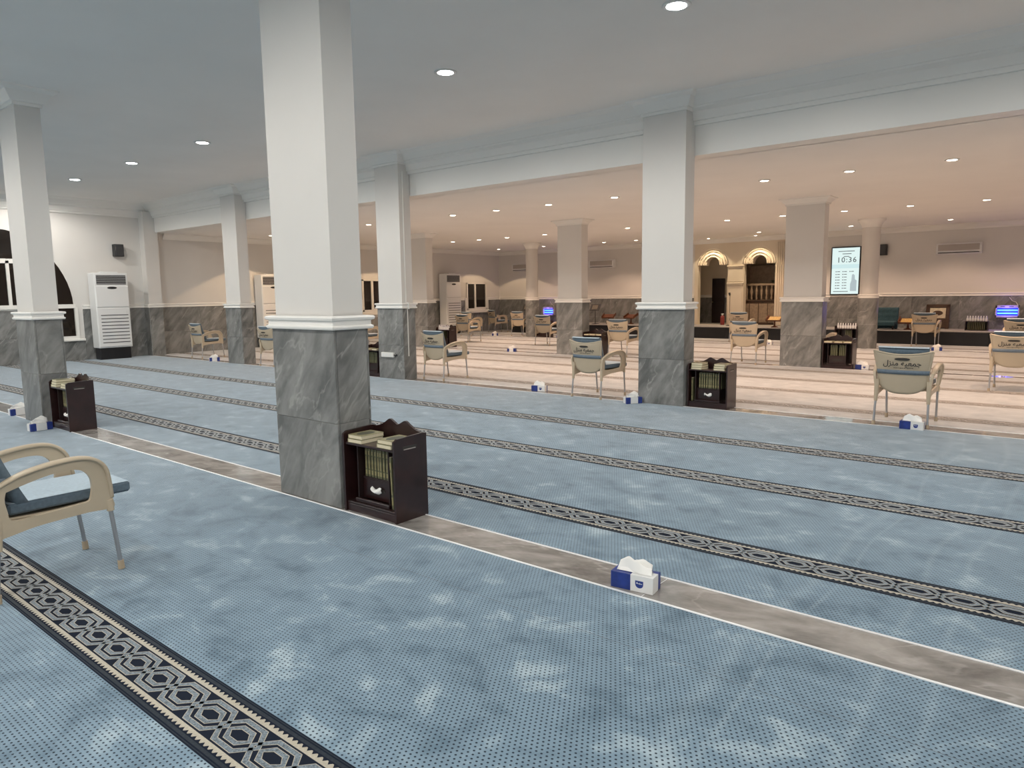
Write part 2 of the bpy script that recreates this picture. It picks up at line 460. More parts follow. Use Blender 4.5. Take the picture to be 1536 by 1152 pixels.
for (a, b, mt, bl, lab) in bays:
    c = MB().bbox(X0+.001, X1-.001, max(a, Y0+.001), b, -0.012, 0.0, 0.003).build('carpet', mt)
    tag(c, lab, 'carpet')
    if a == Y0: CARPET0 = c
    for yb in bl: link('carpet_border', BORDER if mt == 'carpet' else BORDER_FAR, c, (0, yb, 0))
# sewn seam in the first carpet
seam = MB().box(-3.7, -.2, 2.612, 2.615, 0, .0006)
seam.build('carpet_seam', 'strap_pile', CARPET0)
# ceilings
struct(MB().box(X0, X1, Y0, YB+0.3, ZN, ZN+0.15).build('ceiling', 'ceil'), 'high white ceiling of the near hall')
struct(MB().box(X0, X1, YB+0.3, Y1+1.6, ZF, ZF+0.15).build('ceiling', 'ceil'), 'low ceiling of the far hall')
beam = struct(MB().box(X0, X1, YB, YB+0.32, ZF, ZN).build('trim_1', 'mold'), 'white beam where the ceiling steps down')
# cornice on the beam face and along the near-hall walls
CORN = [(0, -0.36), (0.045, -0.36), (0.05, -0.31), (0.075, -0.305), (0.10, -0.20), (0.16, -0.165), (0.165, -0.145), (0.185, -0.14), (0.27, -0.05), (0.36, -0.015), (0.37, 0), (0, 0)]
struct(MB().prism([(YB-d, ZN+z) for d, z in CORN], 'x', X0, X1).build('trim_2', 'mold'), 'stepped cornice along the white beam')
struct(MB().prism([(X0+d, ZN+z) for d, z in CORN], 'y', Y0, YB).build('trim_3', 'mold'), 'stepped cornice on the left wall of the near hall')
CF = [(0, -0.16), (0.03, -0.16), (0.035, -0.12), (0.11, -0.04), (0.14, -0.03), (0.14, 0), (0, 0)]
struct(MB().prism([(X0+d, ZF+z) for d, z in CF], 'y', YB+0.32, Y1).build('trim_4', 'mold'), 'small cornice on the left wall of the far hall')
struct(MB().prism([(Y1-d, ZF+z) for d, z in CF], 'x', X0, -11.3).build('trim_5', 'mold'), 'small cornice on the back wall left of the niches')
struct(MB().prism([(Y1-d, ZF+z) for d, z in CF], 'x', -7.9, X1).build('trim_6', 'mold'), 'small cornice on the back wall right of the niches')

# walls
wl = struct(MB().box(X0-0.2, X0, Y0, Y1+1.5, -0.2, ZN+0.15).build('wall_left', 'paint'), 'white left wall with a marble dado')
struct(MB().box(X1, X1+0.2, Y0, Y1+1.5, -0.2, ZN+0.15).build('wall_right', 'paint'), 'white right wall')
struct(MB().box(X0-0.2, X1+0.2, Y0-0.2, Y0, -0.2, ZN+0.15).build('wall_front', 'paint'), 'white wall behind the camera')
wb = struct(MB().box(X0, -11.2, Y1, Y1+0.2, -0.2, ZF+0.1).box(-7.95, X1, Y1, Y1+0.2, -0.2, ZF+0.1).build('wall_back', 'paint'), 'white back wall with a marble dado')
pan = {}
def panel(parent, name, w_, h_, loc, axis, th=0.016):
    key = (round(w_, 3), round(h_, 3), axis, th)
    if key not in pan:
        g = 0.0012
        b = MB()
        if axis == 'y': b.bbox(-w_/2+g, w_/2-g, -th, 0.0, g, h_-g, 0.002)
        else: b.bbox(-th if axis == '-x' else 0.0, 0.0 if axis == '-x' else th, -w_/2+g, w_/2-g, g, h_-g, 0.002)
        pan[key] = b.mesh(name, 'marble')
    return link(name, pan[key], parent, loc)
MOLD = [(0, 0), (0.03, 0), (0.036, 0.012), (0.036, 0.022), (0.022, 0.03), (0.022, 0.062), (0.04, 0.07), (0.044, 0.085), (0.036, 0.096), (0, 0.10)]
def dado_x(parent, x, ya, yb, name='dado_rail'):
    n = max(1, round((yb-ya)/1.2)); w_ = (yb-ya)/n
    for i in range(n):
        panel(parent, 'stone_panel', w_, 0.63, (x, ya+w_*(i+.5), 0), 'x'); panel(parent, 'stone_panel', w_, DADO-0.63, (x, ya+w_*(i+.5), 0.63), 'x')
    MB().prism([(x+d, DADO+z) for d, z in MOLD], 'y', ya, yb).build(name, 'mold', parent)
def dado_y(parent, y, xa, xb, name='dado_rail'):
    n = max(1, round((xb-xa)/1.2)); w_ = (xb-xa)/n
    for i in range(n):
        panel(parent, 'stone_panel', w_, 0.63, (xa+w_*(i+.5), y, 0), 'y'); panel(parent, 'stone_panel', w_, DADO-0.63, (xa+w_*(i+.5), y, 0.63), 'y')
    MB().prism([(y-d, DADO+z) for d, z in MOLD], 'x', xa, xb).build(name, 'mold', parent)
dado_x(wl, X0, Y0, 4.2); dado_x(wl, X0, 4.9, 6.42); dado_x(wl, X0, 7.28, 8.84); dado_x(wl, X0, 9.2, 16.3)
dado_x(wl, X0, 17.5, 21.7); dado_x(wl, X0, 23.12, Y1)
dado_y(wb, Y1, X0, -11.2); dado_y(wb, Y1, -7.95, X1)
for (ya, yb) in ((16.3, 17.5), (21.7, 23.12)):       # under the small windows
    panel(wl, 'stone_panel', yb-ya, 0.78, (X0, (ya+yb)/2, 0), 'x')
for (ya, yb) in ((4.2, 4.9), (6.42, 7.28)):
    panel(wl, 'stone_panel', yb-ya, 0.52, (X0, (ya+yb)/2, 0), 'x')
# pilaster where the beam lands on the left wall
pil = struct(MB().box(X0, X0+0.28, 8.84, 9.2, 0, ZN-0.2).build('trim_7', 'paint'), 'white pilaster on the left wall under the beam')
for (yy, ax) in ((9.02, 'x'),): 
    panel(pil, 'stone_panel', 0.36, DADO, (X0+0.28, yy, 0), 'x'); 
panel(pil, 'stone_panel', 0.28, DADO, (X0+0.14, 8.84, 0), 'y')
MB().prism([(X0+0.28+d, DADO+z) for d, z in MOLD], 'y', 8.80, 9.24).prism([(8.84-d, DADO+z) for d, z in MOLD], 'x', X0, X0+0.32).build('dado_rail', 'mold', pil)

# ------------------------------------------------------------------ columns
def rect_band(mb, x0, x1, y0, y1, prof, z0):
    """moulding profile (distance, height) wrapped round a rectangle, mitred"""
    rows = []
    for d, z in prof: rows.append([(x0-d, y0-d, z0+z), (x1+d, y0-d, z0+z), (x1+d, y1+d, z0+z), (x0-d, y1+d, z0+z)])
    vs = [p for r in rows for p in r]
    fs = []
    for i in range(len(rows)-1):
        for k in range(4): fs.append((i*4+k, i*4+(k+1) % 4, (i+1)*4+(k+1) % 4, (i+1)*4+k))
    mb.add(vs, fs)
    return mb
CAPN = [(0, -0.20), (0.02, -0.20), (0.022, -0.165), (0.045, -0.16), (0.05, -0.145), (0.11, -0.05), (0.17, -0.02), (0.175, 0)]
CAPF = [(0, -0.13), (0.02, -0.13), (0.022, -0.10), (0.09, -0.03), (0.12, -0.02), (0.12, 0)]
def column(cx, wd, y0, y1, ztop, label, cap):
    c = struct(MB().box(cx-wd/2+0.03, cx+wd/2-0.03, y0+0.022, y1-0.022, 0, ztop).build('column', 'paint'), label)
    x0, x1 = cx-wd/2, cx+wd/2
    t = 0.028
    for (z, h) in ((0, 0.63), (0.63, DADO-0.63)):
        panel(c, 'stone_panel', wd, h, (cx, y0+0.018, z), 'y', 0.018)
        panel(c, 'stone_panel', wd, h, (cx, y1, z), 'y', 0.018)
        panel(c, 'stone_panel', y1-y0-0.038, h, (x1, (y0+y1)/2, z), '-x', t)
        panel(c, 'stone_panel', y1-y0-0.038, h, (x0, (y0+y1)/2, z), 'x', t)
    rect_band(MB(), x0+0.005, x1-0.005, y0+0.005, y1-0.005, MOLD, DADO).build('moulding', 'mold', c)
    rect_band(MB(), x0+0.03, x1-0.03, y0+0.022, y1-0.022, cap, ztop).build('capital', 'mold', c)
    return c
colA = column(-4.59, 0.78, 3.12, 3.43, ZN, 'nearest square column, white shaft over grey marble', CAPN)
column(-10.49, 0.65, 3.08, 3.40, ZN, 'square column at the left edge beside a bookcase', CAPN)
column(1.0, 0.72, 3.12, 3.43, ZN, 'square column of the first row out to the right', CAPN)
colB1 = column(-10.18, 0.70, 8.84, 9.15, ZN, 'square column of the second row with the white conduit', CAPN)
column(-15.70, 0.68, 8.84, 9.15, ZN, 'square column of the second row furthest from the camera', CAPN)
column(-4.62, 0.69, 8.84, 9.15, ZN, 'square column of the second row beside a dark bookcase', CAPN)
column(0.95, 0.70, 8.84, 9.15, ZN, 'square column of the second row out to the right', CAPN)
column(-15.72, 0.74, 14.78, 15.10, ZF, 'square column of the third row furthest left', CAPF)
column(-10.27, 0.78, 14.78, 15.10, ZF, 'square column of the third row with a blue lamp to its left', CAPF)
column(-4.62, 0.80, 14.78, 15.10, ZF, 'square column of the third row right of the arched niches', CAPF)
column(1.0, 0.78, 14.78, 15.10, ZF, 'square column of the third row out to the right', CAPF)
def round_column(cx, label):
    c = struct(MB().lathe([(0.215, 0), (0.215, ZF)], (cx, 20.45, 0), 32).build('column', 'paint'), label)
    for (z, h) in ((0.0, 0.63), (0.63, DADO-0.63)):
        for k in range(2):      # two half-shells of stone
            mb = MB()
            def f(u, v, k=k): 
                a = PI*k + 0.004 + (PI-0.008)*u
                return (cx+0.245*math.cos(a), 20.45+0.245*math.sin(a), z+0.001+v*(h-0.002))
            mb.grid(f, 16, 1).build('stone_panel', 'marble', c)
    MB().lathe([(0.22+d*0.9, z) for d, z in MOLD], (cx, 20.45, DADO), 32).build('moulding', 'mold', c)
    MB().lathe([(0.215, -0.22), (0.235, -0.21), (0.235, -0.17), (0.30, -0.06), (0.33, -0.05), (0.33, 0)], (cx, 20.45, ZF), 32).build('capital', 'mold', c)
round_column(-15.82, 'round column left of the blue lamp')
round_column(-4.70, 'round column beside the lit screen')
round_column(-10.3, 'round column hidden behind the third row')
round_column(1.0, 'round column out to the right')

# ------------------------------------------------------------------ windows on the left wall
def arched_window():
    o = struct(link('window_1', None, None, (X0, 5.65, 0)), 'tall pointed arch window with dark panes and white frame')
    hw, zs, za = 1.45, 1.42, 3.24
    def arch(h, zt, n=14):
        # pointed arch: each side an arc that meets at the apex
        pts = []
        for i in range(n+1):
            a = (PI/2)*i/n
            y = h*max(0.0, math.cos(a))**1.22
            pts.append((y, zs+(zt-zs)*(math.sin(a)**1.05)))
        return pts
    right = arch(hw-0.03, za)
    out = right + [(-y, z) for y, z in reversed(right[:-1])]
    MB().prism(out, 'x', 0.0, 0.012).build('pane', 'glass', o)
    for (a, b) in ((-1.42, -0.82), (0.82, 1.42)):
        MB().box(0, 0.012, a, b, 0.62, 1.36).build('pane', 'glass', o)
    f = MB()
    f.box(0, 0.06, -hw, hw, 1.34, 1.44)
    f.box(0, 0.05, -0.95, 0.95, 2.44, 2.55).box(0, 0.05, 0.02, 0.09, 1.42, 2.5).box(0, 0.05, -0.62, -0.56, 1.42, 2.5)
    f.box(0, 0.05, 0.66, 0.72, 1.42, 2.5)
    f.build('frame', 'frame', o)
    f = MB()
    for (a, b) in ((-1.50, -0.76), (0.76, 1.50)):
        f.box(0, 0.05, a, a+0.07, 0.6, 1.36).box(0, 0.05, b-0.07, b, 0.6, 1.36).box(0, 0.055, a, b, 0.54, 0.63)
    f.build('frame', 'frame', o)
    MB().bbox(0, 0.09, 0.74, 1.62, 0.5, 0.56, 0.01).build('sill', 'frame', o)
    MB().bbox(0, 0.09, -1.62, -0.74, 0.5, 0.56, 0.01).build('sill', 'frame', o)
arched_window()
def slider(n, ya, yb, za, zb, label):
    o = struct(link('window_%d' % n, None, None, (X0, 0, 0)), label)
    ym = ya+(yb-ya)*0.42
    MB().box(0, 0.012, ya+.05, ym, za+.05, zb-.05).build('pane', 'glass', o)
    MB().box(0, 0.014, ym, yb-.05, za+.05, zb-.05).build('pane', 'glass', o)
    t = 0.07
    MB().box(0, .05, ya, ya+t, za, zb).box(0, .05, yb-t, yb, za, zb).box(0, .05, ya, yb, za, za+t).box(0, .05, ya, yb, zb-t*.6, zb).build('frame', 'frame', o)
    MB().box(0, .04, ym-.05, ym+.05, za, zb).box(0, .045, ym, yb-t, za+t, za+t+.04).build('sash', 'frame', o)
    # the white dado surround round the window, with its sill
    MB().box(0, .045, ya-.10, ya, za-.1, DADO+.1).box(0, .045, yb, yb+.10, za-.1, DADO+.1).bbox(0, .08, ya-.12, yb+.12, za-.12, za, 0.01).build('sill', 'frame', o)
slider(2, 16.35, 17.45, 0.98, 2.12, 'small sliding window in the middle of the left wall')
slider(3, 21.78, 23.02, 0.90, 2.02, 'small sliding window in the far corner')

# ------------------------------------------------------------------ prayer niches in the back wall
NB = link('wall_niche', None, None, (0, Y1, 0))
struct(NB, 'cream bay with two arched niches in the back wall')
def keyhole(cx, hw, zsh, r):
    pts = [(cx-hw, 0.38), (cx-hw, zsh), (cx-r, zsh)]
    for k in range(1, 16): 
        a = PI - PI*k/16
        pts.append((cx+r*math.cos(a), zsh+0.03+r*math.sin(a)))
    return pts + [(cx+r, zsh), (cx+hw, zsh), (cx+hw, 0.38)]
bm = bmesh.new()
def ring_edges(pts):
    vs = [bm.verts.new((x, 0, z)) for x, z in pts]
    return [bm.edges.new((vs[i], vs[(i+1) % len(vs)])) for i in range(len(vs))]
NL = (-10.52, 0.545, 2.44, 0.235); NR = (-8.88, 0.525, 2.44, 0.235)
e = ring_edges([(-11.2, -0.1), (-11.2, ZF+.1), (-7.95, ZF+.1), (-7.95, -0.1)])
e += ring_edges(keyhole(*NL)) + ring_edges(keyhole(*NR))
r = bmesh.ops.triangle_fill(bm, use_beauty=True, edges=e)
g = bmesh.ops.extrude_face_region(bm, geom=bm.faces[:])
bmesh.ops.translate(bm, verts=[v for v in g['geom'] if isinstance(v, bmesh.types.BMVert)], vec=(0, 0.22, 0))
bmesh.ops.recalc_face_normals(bm, faces=bm.faces[:])
me = bpy.data.meshes.new('facade'); bm.to_mesh(me); bm.free(); me.materials.append(M['niche_paint'])
link('facade', me, NB)
# inside of the niches
MB().box(-12.0, -10.05, 1.35, 1.5, 0, ZF).box(-10.05, -7.95, 1.45, 1.5, 0, ZF).build('rear_wall', 'niche_paint', NB)
MB().box(-12.1, -12.0, 0.2, 1.5, 0, ZF).box(-7.95, -7.8, 0.2, 1.5, 0, ZF).box(-10.08, -9.98, 0.22, 1.5, 0, ZF).build('side_wall', 'niche_paint', NB)
MB().box(-12.05, -7.85, 0.2, 1.5, 0.30, 0.38).build('niche_floor', 'stage_top', NB)
for i in range(3): panel(NB, 'stone_panel', 0.65, DADO-0.38, (-12.0+0.325+0.65*i, 1.35, 0.38), 'y')
MB().prism([(1.35-d, DADO+z) for d, z in MOLD], 'x', -12.0, -10.08).build('dado_rail', 'mold', NB)
def arcs(cx, z, rad, tube_r):
    mb = MB()
    pts = [(cx+rad*math.cos(PI*k/20), -0.01, z+rad*math.sin(PI*k/20)) for k in range(21)]
    mb.tube(pts, tube_r, 6)
    return mb
for (cx, hw, zs, rr) in (NL, NR):
    for (rad, q) in ((0.27, 0.022), (0.36, 0.028), (0.46, 0.02), (0.53, 0.026)):
        arcs(cx, zs+0.02, rad, q).build('arch_moulding', 'niche_paint', NB)
m_ = MB()
for z in (2.36, 1.78): 
    m_.bbox(-9.985, -9.395, -0.07, 0.0, z, z+0.05, .01).bbox(-9.965, -9.415, -0.045, 0.0, z-0.06, z, .008)
m_.bbox(-9.93, -9.45, -0.03, 0, 0.38, 1.72, .006).bbox(-9.95, -9.43, -0.03, 0, 1.86, 2.29, .006)
m_.build('pilaster', 'niche_paint', NB)
m_ = MB()
for i in range(5): m_.tube([(-8.29+0.065*i, -0.01, 0.4), (-8.29+0.065*i, -0.01, 3.12)], 0.027, 8)
m_.build('fluted_pilaster', 'niche_paint', NB)
MB().prism([(-d*1.0, ZF+z) for d, z in CF], 'x', -11.25, -7.9).build('cornice', 'mold', NB)
# dark door inside the left niche
door = struct(link('door_1', None, None, (-10.86, Y1+1.33, 0.38)), 'dark door inside the left niche')
MB().bbox(-0.24, 0.24, -0.04, 0, 0, 1.62, .008).build('door_leaf', 'wood_in', door)
MB().bbox(-0.18, 0.18, -0.048, -0.04, 0.85, 1.5, .006).build('panel', 'wood_in', door)
MB().bbox(-0.18, 0.18, -0.048, -0.04, 0.1, 0.75, .006).build('panel', 'wood_in', door)
MB().lathe([(0.012, 0), (0.02, .01), (0.02, .03), (0.0, .035)], (-0.2, -0.06, 0.75), 10).build('handle', 'gilt', door)

# raised platform in front of the back wall
plat = struct(MB().box(-18.4, X1, 22.42, Y1, 0.0, 0.355).build('trim_8', 'stage'), 'low black platform along the back wall')
MB().bbox(-18.4, X1, 22.40, Y1, 0.355, 0.38, .006).build('platform_top', 'stage_top', plat)
x = -18.4
while x < X1-0.1:
    xe = min(x+1.8, X1)
    MB().bbox(x+0.006, xe-0.006, 22.405, 22.42, 0.01, 0.35, .004).build('front_panel', 'stage', plat)
    x = xe

# ------------------------------------------------------------------ downlights
def downlight(x, y, z, warm, label, group, r=0.085, power=None, size=None, blend=0.45, col=None, hide_lamp=False):
    o = thing('ceiling_downlight', (x, y, z), label, 'downlight', group)
    link('trim_ring', DL['ring'], o); link('lens', DL['warm' if warm else 'cool'], o)
    for ch in o.children: ch.scale = (r/0.085, r/0.085, 1)
    ld = bpy.data.lights.new('lamp', 'SPOT')
    ld.energy = power; ld.color = col; ld.spot_size = math.radians(size); ld.spot_blend = blend; ld.shadow_soft_size = r*0.9
    l = bpy.data.objects.new('lamp', ld); COL.objects.link(l); l.parent = o; l.location = (0, 0, -0.03)
    return o
DL = {'ring': MB().lathe([(0.085, 0), (0.105, 0), (0.108, -0.008), (0.10, -0.014), (0.085, -0.010)], n=20).mesh('trim_ring', 'ring'),
      'cool': MB().lathe([(0.086, -0.004), (0.07, -0.012), (0.0, -0.014)], n=18).mesh('lens', 'lamp_cool'),
      'warm': MB().lathe([(0.086, -0.004), (0.07, -0.012), (0.0, -0.014)], n=18).mesh('lens', 'lamp_warm')}
ORD = ('first', 'second', 'third', 'fourth')
NEAR_LAB = {-16.95: 'furthest cool downlight, high above the floor air conditioner', -14.2: 'middle one of the three cool downlights left of the nearest column',
            -11.55: 'closest of the three cool downlights left of the nearest column', -5.98: 'cool downlight in the high ceiling just right of the nearest column',
            -3.1: 'cool downlight in the high ceiling at the top edge of the photo'}
for yy in (-5.0, 0.4, 6.15):
    for xx in (-19.0, -16.95, -14.2, -11.55, -8.8, -5.98, -3.1, -0.3, 2.6, 5.4):  # lamps next to the left wall are added, unseen, to brighten that wall
        lab = NEAR_LAB.get(xx, 'cool downlight of the high ceiling out of sight') if yy > 6 else 'cool downlight of the high ceiling out of sight'
        downlight(xx, yy, ZN, False, lab, 'cool downlights of the high ceiling', 0.105, NEAR_W, 177, 0.45, NEAR_COL)
R1 = {-14.45: 'warm downlight seen between the nearest column and the conduit column'}
for k, xx in enumerate((-11.5, -10.2, -8.8, -7.25)): R1[xx] = '%s of four warm downlights behind the beam, counted right from the conduit column' % ORD[k]
for k, xx in enumerate((-4.4, -3.1, -1.75)): R1[xx] = '%s of three warm downlights behind the beam, right of the second-row bookcase column' % ORD[k]
R2 = {-10.4: 'warm downlight just right of the middle third-row column', -7.5: 'warm downlight before the niches, left of its pair', -6.1: 'warm downlight touching the third-row column beside the niches'}
for k, xx in enumerate((-17.2, -16.0, -14.8, -13.3)): R2[xx] = '%s of four small warm downlights left of the middle third-row column' % ORD[k]
for k, xx in enumerate((-4.7, -3.35, -1.95)): R2[xx] = '%s of three warm downlights above the screen, counted from its column to the right' % ORD[k]
R3 = {-16.6: 'small far warm downlight right of the left round column', -13.9: 'small far warm downlight above the middle wall air conditioner', -12.6: 'small far warm downlight right of the middle wall air conditioner',
      -6.95: 'small far warm downlight above the right niche', -5.65: 'small far warm downlight over the lit screen', -3.2: 'small far warm downlight above the right wall air conditioner'}
for yy, xs, labs, r_, grp in ((11.95, (-17.3, -15.85, -14.45, -13.05, -11.5, -10.2, -8.8, -7.25, -5.85, -4.4, -3.1, -1.75, -0.4, 0.95, 2.3, 5.0), R1, .075, 'warm downlights behind the beam'),
                              (17.85, (-17.2, -16.0, -14.8, -13.3, -11.9, -10.4, -9.0, -7.5, -6.1, -4.7, -3.35, -1.95, -0.6, 0.8, 4.5), R2, .075, 'warm downlights before the round columns'),
                              (22.2, (-16.6, -13.9, -12.6, -8.3, -6.95, -5.65, -3.2, -1.2, 0.8, 4.0), R3, .07, 'warm downlights along the platform')):
    for xx in xs:
        downlight(xx, yy, ZF, True, labs.get(xx, 'warm downlight out of sight in the row of %s' % grp), grp, r_, FAR_W*(0.68 if yy > 20 else 1.0), 124, 0.38, FAR_COL)
for yy in (11.95, 16.9, 22.2): # lamps close to the left wall that draw scallops on it
    downlight(-18.85, yy, ZF, True, 'warm downlight nearest the left wall of the far hall', 'warm downlights near the left wall', 0.07, FAR_W*0.75, 116, 0.06, (1.0, 0.70, 0.42))
for cx in (NL[0], NR[0]):
    downlight(cx, Y1-0.42, ZF, True, 'warm spotlight washing the arch above %s niche' % ('the left' if cx < -10 else 'the right'), None, 0.055, NICHE_W, 100, 0.25, NICHE_COL)

# ================================================================== CHAIRS
def text_mesh(name, body, size, mat, extrude=0.0004, spacing=1.0):
    c = bpy.data.curves.new(name, 'FONT'); c.body = body; c.size = size; c.extrude = extrude; c.resolution_u = 2
    c.align_x = 'CENTER'; c.align_y = 'CENTER'; c.space_character = spacing; c.offset = 0.0012
    o = bpy.data.objects.new(name, c); COL.objects.link(o)
    bpy.context.view_layer.update()
    me = bpy.data.meshes.new_from_object(o.evaluated_get(bpy.context.evaluated_depsgraph_get()))
    bpy.data.objects.remove(o); bpy.data.curves.remove(c)
    me.name = name; me.materials.clear(); me.materials.append(M[mat])
    return me

def back_pt(u, z):
    """outer (rear) face of the chair back; u in -1..1"""
    if z > 0.60: hw = 0.252+(z-0.60)*0.17
    elif z > 0.50: hw = 0.252
    else: hw = 0.252
    yb = -0.235-(z-0.40)*0.20-0.045*(1-u*u)
    return Vector((u*hw, yb, z))

def make_chair():
    t = thing('plastic_armchair', (0, 0, 0), 'x', 'chair')
    # back shell: dipped top edge, rounded bowl at the bottom
    mb = MB()
    def fb(u, v):
        uu = 2*u-1
        ztop = 0.855-0.042*(1-uu*uu)+0.0*abs(uu)
        zbot = 0.365+0.105*abs(uu)**3.0
        z = zbot+(ztop-zbot)*v
        return back_pt(uu, z)
    mb.grid(fb, 20, 16, th=(0, 0.014, 0))
    # rolled top rim
    mb.tube([fb(i/20, 1.0)+Vector((0, 0.006, 0)) for i in range(21)], 0.0105, 8)
    for s in (0, 1): mb.tube([fb(s, j/8)+Vector((0, 0.006, 0)) for j in range(9)], 0.011, 8)
    bk = mb.build('backrest', 'plastic', t)
    MB().prism([(0.055*math.cos(a)+(0.022 if math.cos(a) > 0 else -0.022)*1.0, 0.765+0.0145*math.sin(a)) for a in [2*PI*k/16 for k in range(16)]], 'y', -0.362, -0.30).build('hand_slot', 'slot', bk)
    ink = TXT.copy() if False else TXT
    o = link('lettering', ink, bk, (0, back_pt(0.0, 0.716).y-0.004, 0.716)); o.rotation_euler = (PI/2-0.20, 0, 0)
    o = link('lettering', TXT2, bk, (0, back_pt(0.0, 0.664).y-0.003, 0.664)); o.rotation_euler = (PI/2-0.20, 0, 0)
    # seat
    mb = MB()
    def fs(u, v):
        uu = 2*u-1
        return ((0.235+0.015*v)*uu, -0.24+0.50*v, 0.405+0.02*uu*uu-0.012*math.sin(PI*v)+0.012*v)
    mb.grid(fs, 10, 10, th=(0, 0, -0.014))
    def fa(u, v):
        uu = 2*u-1
        return (0.25*uu, 0.262+0.012*(1-uu*uu), 0.42-0.055*v+0.02*abs(uu)**2*(0.0)-0.012*(1-uu*uu)*v)
    mb.grid(fa, 10, 2, th=(0, -0.014, 0))
    mb.build('seat', 'plastic', t)
    # arms: closed loop panels with a flared rim
    outer = [(-.275, .60), (-.16, .655), (-.02, .685), (.11, .692), (.195, .672), (.25, .615), (.272, .52), (.283, .43), (.285, .37), (.17, .372), (.05, .368), (-.10, .358), (-.235, .335), (-.285, .335), (-.285, .45), (-.29, .56), (-.275, .60)]
    inner = [(-.225, .575), (-.13, .603), (-.02, .628), (.08, .633), (.135, .615), (.17, .57), (.178, .51), (.172, .46), (.16, .437), (.12, .43), (.04, .425), (-.08, .418), (-.17, .412), (-.212, .425), (-.222, .47), (-.232, .53), (-.225, .575)]
    A = smooth_loop(outer, 4); B = smooth_loop(inner, 4)
    n = len(A)-1
    for s in (-1, 1):
        mb = MB()
        def xo(p):  # arms bow outwards in the middle of their height
            return s*(0.262+0.035*max(0, min(1, (p[1]-0.36)/0.3)))
        vs = []
        for i in range(n):
            a, b = A[i], B[i]
            vs += [(xo(a)+s*0.012, a[0], a[1]), (xo(b)+s*0.012, b[0], b[1]), (xo(b)-s*0.012, b[0], b[1]), (xo(a)-s*0.012, a[0], a[1])]
        fs_ = []
        for i in range(n):
            j = (i+1) % n
            for k in range(4): fs_.append((i*4+k, i*4+(k+1) % 4, j*4+(k+1) % 4, j*4+k))
        mb.add(vs, fs_, 0, False)
        # flared rim along the top of the arm, down the front
        rim = smooth_loop(outer[0:8], 5)
        vs = []; m = len(rim)
        for i, p in enumerate(rim):
            w_ = 0.030*min(1, 0.55+i/(m*0.4))*(1 if i < m*0.75 else max(0.5, 1-(i-m*0.75)/(m*0.5)))
            d = (rim[min(i+1, m-1)]-rim[max(i-1, 0)]).normalized(); nn = Vector((-d.y, d.x))
            for (dx, dn) in ((-w_, -0.002), (-w_*0.7, 0.008), (w_*0.7, 0.008), (w_, -0.002), (w_*0.8, -0.012), (-w_*0.8, -0.012)):
                q = p+nn*dn; vs.append((xo(p)+dx, q[0], q[1]))
        fs_ = [(i*6+k, i*6+(k+1) % 6, (i+1)*6+(k+1) % 6, (i+1)*6+k) for i in range(m-1) for k in range(6)]
        mb.add(vs, fs_+[tuple(range(6)), tuple(range((m-1)*6, m*6))], 0, True)
        mb.build('armrest', 'plastic', t)
    for s in (-1, 1):
        rear = MB().tube([(s*.262, -.262, .52), (s*.264, -.268, .38), (s*.266, -.275, .27)], [.026, .024, .019], 10).tube([(s*.266, -.275, .29), (s*.272, -.30, .03)], .0125, 10, 1)
        lg = rear.build('leg', ['plastic', 'alu'], t); MB().tube([(s*.2712, -.298, .045), (s*.272, -.301, 0.0)], [.017, .019], 10).build('foot_cap', 'foot', lg)
        fr = MB().tube([(s*.268, .268, .42), (s*.268, .272, .355)], [.022, .02], 10).tube([(s*.268, .27, .37), (s*.262, .305, .03)], .0125, 10, 1)
        lg = fr.build('leg', ['plastic', 'alu'], t); MB().tube([(s*.2625, .303, .05), (s*.262, .306, 0.0)], [.017, .019], 10).build('foot_cap', 'foot', lg)
    # hinged cushion: seat pad, back pad and the strap round the back
    sc = MB().bbox(-.228, .228, -.205, .405, .432, .492, .012, 0).build('seat_cushion', ['cush'], t)
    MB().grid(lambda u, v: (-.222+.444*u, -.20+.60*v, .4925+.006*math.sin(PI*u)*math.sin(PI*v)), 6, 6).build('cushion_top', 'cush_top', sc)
    mb = MB()
    def fc(u, v):
        uu = 2*u-1; z = .475+.41*v
        return (uu*(.222+.03*v), back_pt(uu*.85, z).y+.030+.075*(1-v)**1.5, z)
    mb.grid(fc, 10, 8, th=(0, .05, .012))
    bc = mb.build('back_cushion', 'cush', t)
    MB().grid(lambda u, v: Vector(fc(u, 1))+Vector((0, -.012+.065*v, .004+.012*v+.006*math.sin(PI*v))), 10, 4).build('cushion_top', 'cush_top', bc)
    mb = MB()
    def fst(u, v):
        uu = 2*u-1; z = .592+.048*v
        p = back_pt(uu, z); return (p.x*1.03, p.y-.006, z)
    mb.grid(fst, 14, 2, th=(0, .004, 0))
    for s in (-1, 1):
        p = Vector(fst((s+1)/2, 0)); mb.box(min(p.x, p.x-s*.012), max(p.x, p.x-s*.012), p.y, p.y+.07, .592, .64)
    mb.build('cushion_strap', 'strapf', t)
    return t
